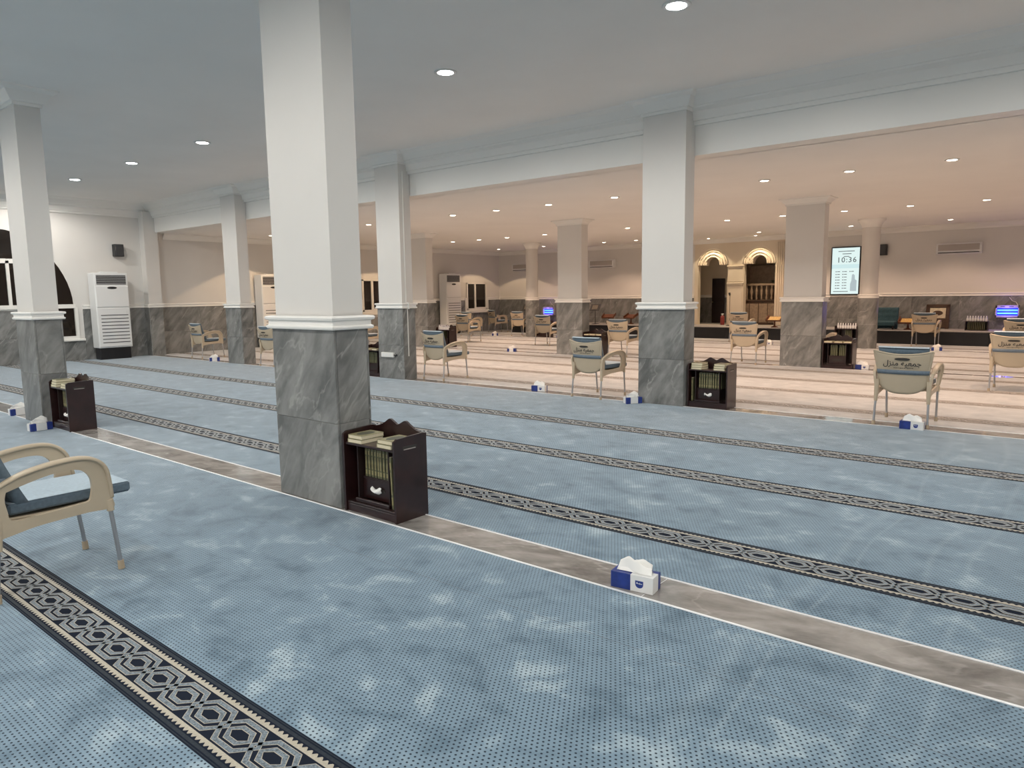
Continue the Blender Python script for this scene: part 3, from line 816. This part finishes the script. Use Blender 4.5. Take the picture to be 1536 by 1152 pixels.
# two hand-lettered lines on the back of each chair (joined letter shapes, right to left)
TXT = text_mesh('lettering', "\ufedd\ufeb0\ufee8\ufee3 \ufe94\ufef4\ufecc\ufee4\ufe9f", 0.080, 'black')
TXT2 = MB()
random.seed(3)
xx = -0.085
while xx < 0.10:
    l_ = random.uniform(.008, .022); TXT2.box(xx, xx+l_, -.003+random.uniform(-.002, .002), .004, 0, .0006); xx += l_+random.uniform(.002, .007)
TXT2 = TXT2.mesh('lettering', 'black')
chair0 = make_chair()
chairs = [
 (-4.545, 1.315, 0, 'beige plastic armchair with pale blue cushion, cut off by the left edge'),
 (-18.02, 9.37, 0.0, 'beige armchair standing alone before the marble dado of the left wall'),
 (-14.39, 9.14, 0, 'beige armchair half hidden behind the nearest column, seen from behind'),
 (-15.75, 12.8, 0, 'armchair of which one arm shows between the nearest column and the conduit column'),
 (-9.32, 9.40, -0.06, 'armchair right of the column with the white conduit, arm curving over blue cushion'),
 (-5.76, 9.06, -0.10, 'armchair with lettered back left of the second-row column beside a bookcase'),
 (-1.655, 9.19, 0.0, 'armchair seen squarely from behind with a tissue box at its rear leg'),
 (-0.93, 13.0, 0, 'armchair cut off by the right edge, larger of the pair before the blue lamp'),
 (-1.22, 18.25, 0, 'armchair at the right edge, its back top rising behind the larger lettered one'),
 (-1.05, 21.75, 0, 'furthest armchair at the right edge, right of the blue lamp'),
 (-8.98, 15.28, -0.05, 'yellowish lit armchair behind the flat books, before the black platform'),
 (-5.75, 14.98, 0, 'armchair seen from behind in front of the two arched niches'),
 (-8.42, 21.35, 0, 'armchair close to the niches, its back showing over another chair'),
 (-3.55, 21.75, 0, 'armchair against the black platform, framed picture behind it'),
 (-16.45, 20.65, 0, 'armchair left of the round column with yellow lit back'),
 (-12.86, 17.4, 0.0, 'armchair in front of the left blue lamp, beside the third-row column'),
 (-16.05, 17.3, -0.05, 'front armchair of the pair below the far corner air conditioner'),
 (-18.2, 19.8, -0.05, 'rear armchair of the pair below the far corner air conditioner'),
 (-18.95, 22.2, -0.35, 'dim armchair in the far corner under the sliding window')]
for i, (x, y, rz, lab) in enumerate(chairs):
    c = chair0 if i == 0 else copy_tree(chair0)
    c.location = (x, y, 0.004); c.rotation_euler.z = rz
    tag(c, lab, 'chair', 'cushioned plastic armchairs')

# ================================================================== BOOKCASES AND BOOKS
def make_bookcase():
    t = thing('bookcase', (0, 0, 0), 'x', 'bookcase')          # origin: middle of the front edge, on the floor
    W, D, H = 0.28, 0.30, 0.585
    for s in (-1, 1):
        mb = MB().prism([(0, 0), (D, 0), (D, H+.005), (D-.03, H+.01), (.03, H), (0, H-.02)], 'x', s*W-s*.018, s*W)
        side = mb.build('side_panel', 'wood', t)
        MB().bbox(min(s*(W-.002), s*(W+.0015)), max(s*(W-.002), s*(W+.0015)), .075, .205, H-.085, H-.06, .001).bbox(min(s*(W-.002), s*(W+.0025)), max(s*(W-.002), s*(W+.0025)), .085, .195, H-.085, H-.078, .001, 1).build('hand_slot', ['slot', 'slot_lit_edge'], side)
    crest = [(-.262, .08), (-.262, H)] + [tuple(p) for p in smooth_loop([(-.262, H), (-.19, H+.015), (-.13, H+.045), (-.085, H+.07), (-.045, H+.055), (0, H+.035), (.045, H+.055), (.085, H+.07), (.13, H+.045), (.19, H+.015), (.262, H)], 3)[1:]] + [(.262, .08)]
    MB().prism(crest, 'y', D-.018, D).build('back_panel', 'wood', t)
    MB().bbox(-.262, .262, .012, D-.018, .49, .508, .003).build('top_shelf', 'wood', t)
    MB().bbox(-.262, .262, .012, D-.018, .055, .073, .003).build('bottom_shelf', 'wood_in', t)
    MB().bbox(-.262, .262, .012, .03, .0, .055, .003).build('plinth', 'wood', t)
    MB().bbox(-.185, .155, .10, D-.018, .235, .25, .002).build('book_shelf', 'wood_in', t)
    for xx in (-.185, .15):
        MB().bbox(xx-.012, xx, .06, D-.018, .073, .49, .002).build('divider', 'wood_in', t)
    # drawer-like front with a slot for tissues
    d = MB().bbox(-.185, .138, .10, .115, .09, .235, .003).build('tissue_front', 'wood', t)
    MB().prism([(.085*math.cos(a)-.025, .165+.02*math.sin(a)) for a in [2*PI*k/18 for k in range(18)]], 'y', .0965, .10).build('tissue_slot', 'slot', d)
    MB().bbox(-.20, .165, .035, .06, .073, .10, .004).build('inner_rail', 'wood', t)
    return t
cover_up = MB().bbox(-.013, .013, 0, .15, 0, .21, .003).mesh('book', 'cover')
pages_up = MB().box(-.0105, .0105, .004, .1515, .004, .2115).mesh('page_block', 'pages')
spine_up = MB().box(-.009, .009, -.0008, 0, .018, .05).box(-.009, .009, -.0008, 0, .16, .19).box(-.005, .005, -.0008, 0, .06, .15).mesh('spine_gilding', 'gilt')
fl = MB().bbox(-.075, .075, 0, .205, 0, .003, .001).bbox(-.075, .075, 0, .205, .025, .028, .001).box(-.075, -.072, 0, .205, .002, .026)
cover_fl = fl.mesh('book', 'cover_pale')
pages_fl = MB().box(-.071, .073, .002, .203, .003, .025).mesh('page_block', 'pages')
med_fl = MB().prism([(.048*math.cos(a), .10+.075*math.sin(a)) for a in [2*PI*k/14 for k in range(14)]], 'z', .028, .0286).mesh('cover_medallion', 'cover_dark')
frm_fl = MB().box(-.066, .066, .01, .02, .028, .0283).box(-.066, .066, .185, .195, .028, .0283).box(-.066, -.058, .01, .195, .028, .0283).box(.058, .066, .01, .195, .028, .0283).mesh('cover_border', 'gilt')
def book(x, y, z, kind, label, group, rz=0, tilt=0, detail=True):
    o = link('book', cover_up if kind == 'up' else cover_fl, None, (x, y, z), rz)
    tag(o, label, 'book', group)
    o.rotation_euler.y = tilt
    link('page_block', pages_up if kind == 'up' else pages_fl, o)
    if detail:
        if kind == 'up': link('spine_gilding', spine_up, o)
        else: link('cover_medallion', med_fl, o); link('cover_border', frm_fl, o)
    return o
wisp_me = MB().grid(lambda u, v: (-.05+.1*u, -.014-.030*math.sin(PI*v)*(.6+.4*math.sin(5*u)), .15+.034*v+.01*math.sin(7*u+2*v)), 10, 6, th=(0, .003, 0)).mesh('tissue', 'tissue')
case0 = make_bookcase()
# x centre, y front, label, place phrase, uprights, flat piles (x, count), tissue?, leaning tall book?
cases = [
 (-3.885, 3.125, 'dark mahogany bookcase against the nearest column', 'the bookcase by the nearest column', ((-.15, 5), (.01, 3)), ((-.155, 2), (.16, 2)), True, True),
 (-9.575, 3.08, 'dark bookcase by the left-edge column with a tissue box before it', 'the bookcase by the left-edge column', ((-.15, 4), (.03, 3)), ((-.16, 3), (.14, 2)), True, False),
 (-3.965, 8.90, 'dark bookcase beside the second-row column, a slim book in its left bay', 'the bookcase right of the second-row column', ((-.15, 5), (.01, 5)), ((-.165, 3), (.155, 3)), True, True),
 (-10.84, 8.87, 'dark bookcase partly hidden between the nearest column and the conduit column', 'the bookcase beside the conduit column', ((-.13, 4), (.02, 4)), ((-.15, 1), (.12, 1)), False, False),
 (-3.915, 14.80, 'brown bookcase by the third-row column below the lit screen', 'the bookcase by the third-row column below the screen', ((-.14, 4), (.02, 4)), ((-.18, 1), (0.0, 1), (.175, 1)), False, False),
 (-15.06, 15.10, 'brown bookcase with a row of bottles on top, behind the conduit column', 'the bookcase topped with bottles', ((-.14, 3),), (), False, False),
 (-9.60, 14.80, 'brown bookcase with three flat books on top beside the middle third-row column', 'the bookcase by the middle third-row column', ((-.14, 4), (.02, 4)), ((-.18, 1), (0.0, 1), (.175, 1)), False, False),
 (-15.22, 20.22, 'brown bookcase right of the left round column', 'the bookcase by the left round column', ((-.14, 3),), (), False, False),
 (-5.17, 20.25, 'brown bookcase topped with bottles left of the round column by the screen', 'the bookcase left of the round column', ((-.02, 5),), (), False, False)]
for i, (x, y, lab, ph, ups, flats, tis, lean) in enumerate(cases):
    c = case0 if i == 0 else copy_tree(case0)
    c.location = (x, y, .003 if i == 5 else 0)
    tag(c, lab, 'bookcase', 'dark wooden bookcases')
    det = i < 3
    for (bx, n) in ups:
        for k in range(n):
            book(x+bx+.0335*k, y+.105, .2505+(.003 if i == 5 else 0), 'up', 'green gilt book upright in %s' % ph, 'upright books in %s' % ph, 0, random.uniform(-.01, .01), det)
    for (bx, n) in flats:
        for k in range(n):
            side = 'left' if bx < -.05 else ('right' if bx > .05 else 'middle')
            if n > 1: lb = '%s flat book of the %s pile on %s' % (('lowest', 'topmost', 'third')[k] if n == 2 else ('lowest', 'middle', 'topmost')[k], side, ph)
            else: lb = '%s flat closed book lying on %s' % (side, ph)
            book(x+bx+random.uniform(-.006, .006), y+.012+.006*k, .5085+.0292*k, 'flat', lb, 'flat books on %s' % ph, random.uniform(-.05, .05), 0, det)
    if tis:
        o = link('tissue', wisp_me, None, (x-.02, y+.10, 0)); tag(o, 'crumpled white tissue poking from the slot of %s' % ph, 'tissue')
    if lean:
        if i == 0: 
            o = book(x+.19, y+.05, .074, 'up', 'tall slim book leaning in the right bay of %s' % ph, None, 0, -.04, det); o.scale = (.8, .9, 1.75)
        else:
            o = book(x-.235, y+.05, .074, 'up', 'tall slim book in the left bay of %s' % ph, None, 0, 0, det); o.scale = (.8, .9, 1.5)

# ------------------------------------------------------------------ tissue boxes
def make_tissue_box():
    L, D, H = .118, .055, .088
    o = tag(MB().bbox(-L, L, -D, D, 0, H, .002).build('tissue_box', 'box_blue'), 'x', 'tissue box')
    MB().bbox(-.006, L+.0012, -D-.0012, .018, .0005, H+.0012, .001).bbox(-.055, .058, .0, D+.0012, .0006, H+.0010, .001).build('white_wrap', 'box_white', o)
    pts = [(.022, .062), (.022, .043)] + [(.044+.022*math.cos(a), .043+.020*math.sin(a)) for a in [PI+PI*k/10 for k in range(11)]] + [(.066, .062)]
    lg = MB().prism(pts, 'y', -D-.0022, -D-.0010).build('logo', 'box_blue', o)
    MB().box(.028, .060, -D-.0030, -D-.0020, .046, .049).box(.030, .034, -D-.003, -D-.002, .046, .055).box(.046, .048, -D-.003, -D-.002, .044, .053).build('script', 'box_white', lg)
    MB().prism([(.06*math.cos(a), .024*math.sin(a)) for a in [2*PI*k/16 for k in range(16)]], 'z', H+.0011, H+.0018).build('opening', 'slot', o)
    prof = smooth_loop([(0, .048), (.12, .062), (.30, .080), (.48, .066), (.62, .058), (.78, .036), (1.0, .030)], 4)
    def hgt(u):
        for p, q in zip(prof, prof[1:]):
            if u <= q.x: return p.y+(q.y-p.y)*(u-p.x)/max(1e-6, q.x-p.x)
        return prof[-1].y
    def ft(u, v):       # a broad crumpled sheet pulled up out of the slot
        return (-.088+.185*u+.012*(v-.5)*math.cos(PI*u), -.030+.016*v+.008*math.sin(6*u+2*v), H+.002+v*hgt(u))
    def ft2(u, v):
        return (-.075+.16*u, .012+.016*v+.010*math.sin(5*u+1), H+.002+v*(hgt(1-u)*.8))
    def top(u, v):
        return (-.082+.175*u, -.030+.05*v, H+.003+.006*math.sin(PI*v)+.30*hgt(u)*math.sin(PI*v))
    MB().grid(ft, 16, 5, th=(0, .003, 0)).grid(ft2, 12, 4, th=(0, .003, 0)).grid(top, 12, 5).build('tissue', 'tissue', o)
    return o
tb0 = make_tissue_box()
tbs = [
 (-1.80, 3.195, .12, 'blue and white tissue box on the marble band, nearest to the camera'),
 (-11.35, 3.17, -1.59, 'tissue box at the left edge, left of the column'),
 (-9.76, 2.92, -1.52, 'tissue box at the foot of the bookcase by the left-edge column'),
 (-16.88, 8.93, -1.96, 'tissue box under the armchair by the left wall dado'),
 (-4.98, 8.72, -2.17, 'tissue box beside the second-row column, right of a lettered chair'),
 (-6.85, 9.02, .2, 'tissue box on the marble band between two lettered chairs'),
 (-1.52, 8.83, .0, 'tissue box at the rear leg of the chair seen squarely from behind'),
 (-3.49, 14.98, .05, 'tissue box on the floor right of the bookcase below the screen'),
 (-12.2, 14.85, -2.75, 'tissue box on the third marble band left of the middle column'),
 (-17.5, 20.3, -2.13, 'tissue box on the far marble band near the corner chairs'),
 (-3.06, 20.35, -2.99, 'tissue box on the far marble band before the black platform'),
 (-7.25, 20.35, .0, 'tissue box on the far marble band beside the niche chair'),
 (-14.5, 20.30, .0, 'tissue box at the foot of the bookcase by the left round column')]
for i, (x, y, rz, lab) in enumerate(tbs):
    c = tb0 if i == 0 else copy_tree(tb0)
    c.location = (x, y, 0.003 if i in (2, 4) else 0.0); c.rotation_euler.z = rz
    tag(c, lab, 'tissue box', 'blue and white tissue boxes')

# ================================================================== AIR CONDITIONERS, SPEAKERS, LAMPS ON WALLS
def make_ac():
    t = thing('floor_air_conditioner', (0, 0, 0), 'x', 'air conditioner')    # origin at the wall, faces +x, black block below for the shadow
    W, Z0, Z1, XF = .41, .30, 2.23, .46
    MB().bbox(.06, XF, -W, W, Z0, Z1, .015).build('body', 'ac', t)
    g = MB().bbox(XF-.012, XF+.004, -W+.05, W-.05, Z1-.30, Z1-.06, .004).build('air_outlet', 'ac_dark', t)
    for k in range(5): MB().bbox(XF+.002, XF+.014, -W+.05, W-.05, Z1-.282+.048*k, Z1-.275+.048*k, .002).build('louvre', 'ac', g)
    p = MB().bbox(XF-.005, XF+.018, -W+.01, W-.01, Z1-.88, Z1-.34, .012).build('front_panel', 'ac', t)
    MB().prism([(.12*math.cos(a), Z1-.385+.032*math.sin(a)) for a in [2*PI*k/16 for k in range(16)]], 'x', XF+.017, XF+.021).build('control_panel', 'black', p)
    MB().bbox(XF-.005, XF+.016, -W+.01, W-.01, Z0+.03, Z1-.90, .012).build('front_panel', 'ac', t)
    gr = MB().bbox(XF+.0, XF+.017, -W+.08, W-.05, Z0+.10, Z1-.98, .002).build('intake_grille', 'ac', t)
    for k in range(9): MB().bbox(XF+.012, XF+.021, -W+.09, W-.06, Z0+.13+.088*k, Z0+.150+.088*k, .002).build('slit', 'ac_dark', gr)
    MB().bbox(XF+.016, XF+.021, W-.10, W-.05, Z1-1.06, Z1-.98, .001).build('energy_sticker', 'box_white', t)
    MB().bbox(.10, XF-.05, -W+.03, W-.03, 0, Z0, .01).build('stand', 'stage', t)  # black block built in place of the dark shadow under the unit
    MB().bbox(.16, .40, -.2, .2, Z1, Z1+.03, .01).build('top_cap', 'ac', t)
    return t
ac0 = make_ac()
for i, (y, lab) in enumerate(((7.84, 'tall white floor air conditioner beside the pointed arch window'), (12.55, 'tall floor air conditioner half hidden behind the nearest column'), (20.55, 'tall floor air conditioner in the far corner by the sliding window'))):
    c = ac0 if i == 0 else copy_tree(ac0)
    c.location = (X0+.02, y, 0); tag(c, lab, 'air conditioner', 'tall floor air conditioners')
    if i == 2: c.scale.z = 1.06

def make_split():
    t = thing('wall_air_conditioner', (0, 0, 0), 'x', 'air conditioner')
    MB().prism([(0, 0), (-.17, .02), (-.20, .06), (-.20, .24), (-.15, .31), (0, .31)], 'x', -.55, .55).build('body', 'ac', t)
    MB().bbox(-.50, .50, -.206, -.19, .10, .27, .005).build('front_panel', 'split_panel', t)
    f = MB().bbox(-.50, .50, -.205, -.14, .03, .055, .004).build('air_outlet', 'ac_dark', t)
    MB().bbox(-.48, .48, -.212, -.20, .06, .075, .003).build('flap', 'ac', t)
    return t
sp0 = make_split()
for i, (x, lab) in enumerate(((-3.18, 'wall air conditioner on the back wall right of the black loudspeaker'), (-14.98, 'wall air conditioner on the back wall, middle one'), (-18.85, 'wall air conditioner partly hidden behind the left round column'))):
    c = sp0 if i == 0 else copy_tree(sp0)
    c.location = (x, Y1, 2.49); tag(c, lab, 'air conditioner', 'wall air conditioners')

def speaker(loc, rz, label):
    t = thing('loudspeaker', loc, label, 'loudspeaker', None, rz)
    MB().bbox(-.115, .115, -.20, -.03, -.16, .16, .008).build('cabinet', 'blackbox', t)
    MB().bbox(-.10, .10, -.208, -.20, -.145, .145, .004).build('grille', 'ac_dark', t)
    MB().box(-.02, .02, -.035, 0, -.03, .03).build('bracket', 'blackbox', t)
    return t
speaker((-5.13, Y1, 2.70), 0, 'small black loudspeaker on the back wall right of the round column')
speaker((X0+.0, 8.22, 2.83), PI/2+.0, 'small black loudspeaker above the floor air conditioner')

def uv_trap(x, z, label):
    t = thing('insect_lamp', (x, Y1-.02, z), label, 'insect lamp', 'blue insect lamps on the back wall')
    W, H = .27, .165
    MB().box(-W, W, -.13, -.118, -H, -H+.05).box(-W, W, -.13, -.118, H-.07, H).box(-W, -W+.03, -.13, -.118, -H, H).box(W-.03, W, -.13, -.118, -H, H).box(-W, W, -.12, 0, H-.012, H).box(-W, W, -.12, 0, -H, -H+.012).box(-W, -W+.012, -.12, 0, -H, H).box(W-.012, W, -.12, 0, -H, H).build('casing', 'uv_case', t)
    MB().box(-W+.01, W-.01, -.02, -.01, -H+.01, H-.01).build('backing', 'uv_back', t)
    for zz in (-.055, .03): MB().tube([(-W+.04, -.07, zz), (W-.04, -.07, zz)], .014, 10).build('lamp_tube', 'uv', t)
    for k in range(2): MB().box(-.16+.2*k, -.06+.2*k, -.1312, -.13, H-.045, H-.025).build('vent', 'slot', t)
    MB().tube([(W-.05, -.01, H), (W-.09, -.012, H+.08), (W-.18, -.012, H+.12), (W-.25, -.012, H+.22)], .008, 6).build('power_cord', 'plasticwhite', t)
    ld = bpy.data.lights.new('glow', 'POINT'); ld.energy = 6; ld.color = (.22, .14, 1); ld.shadow_soft_size = .1
    l = bpy.data.objects.new('glow', ld); COL.objects.link(l); l.parent = t; l.location = (0, -.19, .02)
uv_trap(-1.95, .885, 'glowing blue insect lamp at the right edge above the platform')
uv_trap(-17.55, .82, 'glowing blue insect lamp between round column and square column')

# upright screen with the prayer times
tv = thing('display_screen', (-6.17, Y1-.01, 2.11), 'upright lit screen showing 10:36 beside the round column', 'screen')
MB().bbox(-.43, .43, -.07, 0, -.74, .74, .01).build('casing', 'blackbox', tv)
MB().box(-.395, .395, -.0725, -.069, -.705, .705).build('picture', 'screen', tv)
MB().box(-.395, .395, -.0735, -.072, .08, .20).build('header_band', 'screen_tint', tv)
o = link('clock_figures', text_mesh('clock_figures', '10:36', .23, 'screen_ink', .0004, 1.14), tv, (.03, -.0745, .33)); o.rotation_euler = (PI/2, 0, 0)
rows = MB(); random.seed(11)
for j in range(7):
    for i in range(3):
        x0 = -.28+.20*i; z0 = -.02-.085*j
        if i == 2 and 1 <= j: continue
        rows.box(x0, x0+.035, -.0745, -.073, z0-.012, z0+.012).box(x0+.05, x0+.13, -.0745, -.073, z0-.010, z0+.010)
for (a, b, z0) in ((-.22, .25, .60), (-.10, .16, .52), (-.06, .10, .44), (-.33, .10, -.63)): rows.box(a, b, -.0745, -.073, z0-.010, z0+.010)
rows.build('table_rows', 'screen_ink', tv)
MB().prism([(.16, -.62), (.34, -.62), (.34, -.30), (.29, -.26), (.28, -.14), (.24, -.10), (.20, -.12), (.19, -.3), (.16, -.4)], 'y', -.074, -.0725).build('tower_picture', 'screen_pic', tv)

# conduit and power strip on the second-row column
cn = tag(MB().bbox(-9.833, -9.822, 8.95, 8.968, .43, DADO, .002).bbox(-9.862, -9.848, 8.95, 8.968, DADO+.1, 3.76, .002).bbox(-9.862, -9.778, 8.95, 8.968, DADO-.01, DADO+.11, .002).build('cable_conduit', 'plasticwhite'), 'thin white cable conduit running down the second-row column', 'conduit')
ps = thing('power_strip', (-10.245, 8.84, .45), 'white power strip fixed to the conduit column', 'power strip')
MB().bbox(-.175, .165, -.045, 0, -.045, .045, .006).build('body', 'plasticwhite', ps)
for k in range(3): MB().box(-.14+.095*k, -.08+.095*k, -.0465, -.0445, -.025, .025).build('socket', 'box_white', ps)
MB().tube([(.165, -.02, 0), (.21, -.02, -.01), (.235, -.015, .01)], .012, 6).build('plug', 'black', ps)

# ================================================================== THINGS ON AND NEAR THE PLATFORM
ZP = .381
def music_stand(x, y, z, h, label):
    t = thing('document_stand', (x, y, z), label, 'stand')
    MB().lathe([(.15, 0), (.15, .012), (.02, .03), (.0, .035)], n=14).build('base', 'blackbox', t)
    MB().tube([(0, 0, .02), (0, 0, h-.1)], .014, 8).build('pole', 'blackbox', t)
    R = Matrix.Translation((0, 0, h)) @ Matrix.Rotation(-.55, 4, 'X')
    b = MB().bbox(-.21, .21, -.012, .012, -.14, .14, .004, mat=R).build('board', 'blackbox', t)
    MB().box(-.12, .12, -.016, -.012, -.09, .09, mat=R).build('sheet', 'board_sheet', b)
music_stand(-14.62, 22.75, ZP, .62, 'dark document stand on the platform behind the flat books')
music_stand(-17.9, 22.8, ZP, .62, 'dark document stand on the platform left of the left round column')
def book_rest(x, y, z, rz, label, h=.27, paper=True, wd=.24):
    t = thing('book_rest', (x, y, z), label, 'book rest', None, rz)
    MB().lathe([(.11, 0), (.11, .02), (.03, .05), (.025, h-.06), (.07, h-.02), (.0, h-.018)], n=14).build('pedestal', 'wood_red', t)
    R = Matrix.Translation((0, 0, h)) @ Matrix.Rotation(.45, 4, 'X')
    b = MB().bbox(-wd, wd, -.15, .15, -.012, .012, .005, mat=R).bbox(-wd, wd, -.165, -.148, -.012, .035, .004, mat=R).build('slanted_top', 'wood_red', t)
    for s in (-1, 1): MB().bbox(min(s*(wd-.02), s*wd), max(s*(wd-.02), s*wd), -.15, .16, .01, .075, .004, mat=R).build('side_wing', 'wood_red', t)
    if paper: MB().box(-wd+.06, wd-.06, -.11, .11, .012, .016, mat=R).build('open_page', 'gold', b)
book_rest(-7.92, 22.75, ZP, 0, 'golden wooden book rest in front of the right niche')
book_rest(-4.18, 22.85, ZP, 0, 'reddish wooden book rest right of the blue armchair', .25)
book_rest(-14.30, 23.2, ZP, 0.2, 'reddish book rest on the platform right of the document stand', .28, False)
book_rest(-13.35, 23.2, ZP, -0.2, 'reddish book rest on the platform furthest right of the two behind the lit chair', .28, False)
# tufted armchair
t = thing('tufted_chair', (-4.78, 23.1, ZP), 'dark teal tufted chair on the platform right of the round column', 'chair')
mb = MB()
def ftuft(u, v):
    b = .018*abs(math.sin(PI*3*u))*abs(math.sin(PI*4*v))
    return (-.28+.56*u, -.06-b+.10*v, .02+.60*v)
mb.grid(ftuft, 18, 16, th=(0, .10, 0)).build('backrest', 'navychair', t)
MB().bbox(-.28, .28, -.45, .0, .10, .24, .03).build('seat', 'navychair', t)
for sx in (-.24, .24):
    for sy in (-.40, .02): MB().tube([(sx, sy, 0), (sx, sy, .12)], .02, 8).build('leg', 'wood', t)
# framed picture on an easel-like stand
t = thing('framed_picture', (-3.60, 23.72, ZP), 'dark carved picture frame leaning at the back wall behind a chair', 'picture')
R = Matrix.Rotation(-.12, 4, 'X')
fr = MB()
for (a, b, c, d) in ((-.30, -.20, 0, .70), (.20, .30, 0, .70), (-.30, .30, .60, .70), (-.30, .30, .22, .30)): fr.bbox(a, b, -.03, .0, c, d, .008, mat=R)
fr.build('frame', 'wood_brown', t)
MB().box(-.20, .20, -.015, -.008, .30, .60, mat=R).build('picture', 'paper', t)
MB().prism([(.13*math.cos(a), .45+.07*math.sin(a)) for a in [2*PI*k/16 for k in range(16)]], 'y', -.018, -.015, mat=R).build('calligraphy', 'wood_brown', t)
MB().box(-.20, .20, -.012, -.006, .03, .22, mat=R).build('lower_panel', 'wood_brown', t)
# low rack with books and bottles
t = thing('book_rack', (-2.56, 23.0, ZP), 'low dark rack with books and small bottles at the back wall', 'rack')
for sx in (-.265, .245): MB().bbox(sx, sx+.02, 0, .26, 0, .25, .003).build('side_panel', 'wood', t)
MB().bbox(-.265, .265, 0, .26, .235, .252, .003).build('top', 'wood', t)
MB().bbox(-.265, .265, .245, .26, 0, .25, .003).build('back_panel', 'wood', t)
MB().bbox(-.245, .245, .01, .245, .005, .02, .003).build('shelf', 'wood', t)
for k in range(10):
    book(-2.75+.042*k, 23.03, ZP+.0205, 'up', 'upright book in the low dark rack on the platform', 'books in the low rack', 0, 0, False)
bot_me = MB().lathe([(.026, 0), (.028, .01), (.028, .075), (.022, .10), (.012, .118), (.012, .126)], n=10).mesh('bottle', 'water')
lab_me = MB().lathe([(.0285, .02), (.0285, .07)], n=10).mesh('bottle_label', 'box_white')
cap_me = MB().lathe([(.0135, .122), (.0135, .145), (.0, .146)], n=10).mesh('cap', 'cap')
def bottle(x, y, z, label, group):
    o = tag(link('bottle', bot_me, None, (x, y, z)), label, 'bottle', group)
    link('bottle_label', lab_me, o); link('cap', cap_me, o)
for k in range(8): bottle(-2.78+.062*k, 23.08, ZP+.2525, 'small bottle in the row on the low dark rack', 'bottles on the low rack')
for k in range(7): bottle(-15.27+.066*k, 15.18, .5115, 'small bottle in the row on the bookcase behind the conduit column', 'bottles on the far left bookcase')
for k in range(8): bottle(-5.38+.062*k, 20.33, .5085, 'small bottle in the row on the bookcase left of the round column', 'bottles on the bookcase by the round column')
bottle(-15.40, 20.33, .5085, 'single small bottle on the bookcase by the left round column', None)
# carved beige box standing in front of that bookcase
t = thing('tissue_holder', (-4.92, 18.0, .003), 'beige carved stand with sloped top in front of the bottled bookcase', 'stand')
MB().bbox(-.10, .10, -.08, .08, 0, .40, .01).build('body', 'foot', t)
MB().prism([(-.11, .40), (.11, .46), (.11, .52), (.0, .52), (-.11, .44)], 'y', -.1, .1).build('lid', 'plastic', t)
MB().prism([(.035*math.cos(a), .25+.035*math.sin(a)) for a in [2*PI*k/12 for k in range(12)]], 'y', -.083, -.078).build('round_opening', 'slot', t)
# microphone on a thin stand
t = thing('microphone_stand', (-9.63, 23.3, ZP), 'thin microphone stand before the pilaster between the niches', 'microphone')
MB().lathe([(.12, 0), (.12, .015), (.015, .03)], n=14).build('base', 'blackbox', t)
MB().tube([(0, 0, .02), (0, 0, 1.0)], .008, 8).build('pole', 'blackbox', t)
MB().tube([(0, 0, .99), (0, -.02, 1.03), (0, -.05, 1.10)], [.012, .03, .034], 10).build('microphone', 'blackbox', t)
# red cylinder in the left niche
t = thing('fire_extinguisher', (-10.08, Y1+.0, ZP), 'red fire extinguisher standing at the left niche', 'fire extinguisher')
MB().lathe([(.068, 0), (.07, .01), (.07, .27), (.05, .31), (.025, .33)], (0, .0-.12, 0), 14).build('cylinder', 'red', t)
MB().lathe([(.03, .325), (.03, .36), (.05, .365), (.05, .385), (.0, .39)], (0, -.12, 0), 10).build('valve', 'box_white', t)
# pulpit behind the right niche
t = thing('pulpit', (-9.03, Y1+.42, .38), 'brown carved wooden pulpit with a balustrade inside the right niche', 'pulpit')
MB().bbox(-.66, .66, 0, .6, 0, .80, .008).build('base', 'wood_brown', t)
for k in range(4): MB().bbox(-.62+.315*k, -.33+.315*k, -.012, 0, .08, .72, .008).build('front_panel', 'wood_mid', t)
MB().bbox(-.68, .68, -.03, .05, 1.33, 1.40, .01).build('handrail', 'wood_mid', t)
MB().bbox(-.68, .68, -.03, .05, .80, .85, .01).build('lower_rail', 'wood_brown', t)
for k in range(8): MB().lathe([(.02, .85), (.045, .90), (.02, .98), (.05, 1.10), (.05, 1.16), (.02, 1.26), (.04, 1.33)], (-.60+.172*k, .01, 0), 10).build('baluster', 'wood_mid', t)
MB().bbox(-.58, .66, .62, .68, 0.2, 2.03, .01).build('rear_board', 'wood_mid', t)
t = thing('potted_plant', (-8.62, Y1+.66, 1.18), 'dim potted plant on the pulpit inside the right niche', 'plant')
MB().lathe([(.08, 0), (.11, .02), (.13, .52), (.12, .55), (.0, .55)], n=12).build('pot', 'wood_brown', t)
lv = MB(); random.seed(5)
for k in range(26):
    a = random.uniform(0, 2*PI); l_ = random.uniform(.12, .26); h = random.uniform(.05, .22)
    d = Vector((math.cos(a)*l_, math.sin(a)*l_*.6, 0)); n_ = Vector((-math.sin(a), math.cos(a), 0))*.03
    p0 = Vector((0, 0, .53))
    lv.add([p0, p0+d*.5+n_+Vector((0, 0, h)), p0+d+Vector((0, 0, h*.8)), p0+d*.5-n_+Vector((0, 0, h))], [(0, 1, 2, 3)])
lo = lv.build('leaves', 'leaf', t); lo['kind'] = 'stuff'
# small wall socket
t = thing('wall_socket', (X0+.016, 21.5, .52), 'white wall socket low on the marble dado in the far corner', 'socket')
MB().bbox(0, .012, -.09, .09, -.045, .045, .004).build('plate', 'plasticwhite', t)
MB().box(.012, .014, -.06, -.02, -.02, .02).build('outlet', 'slot', t); MB().box(.012, .014, .02, .06, -.02, .02).build('outlet', 'slot', t)
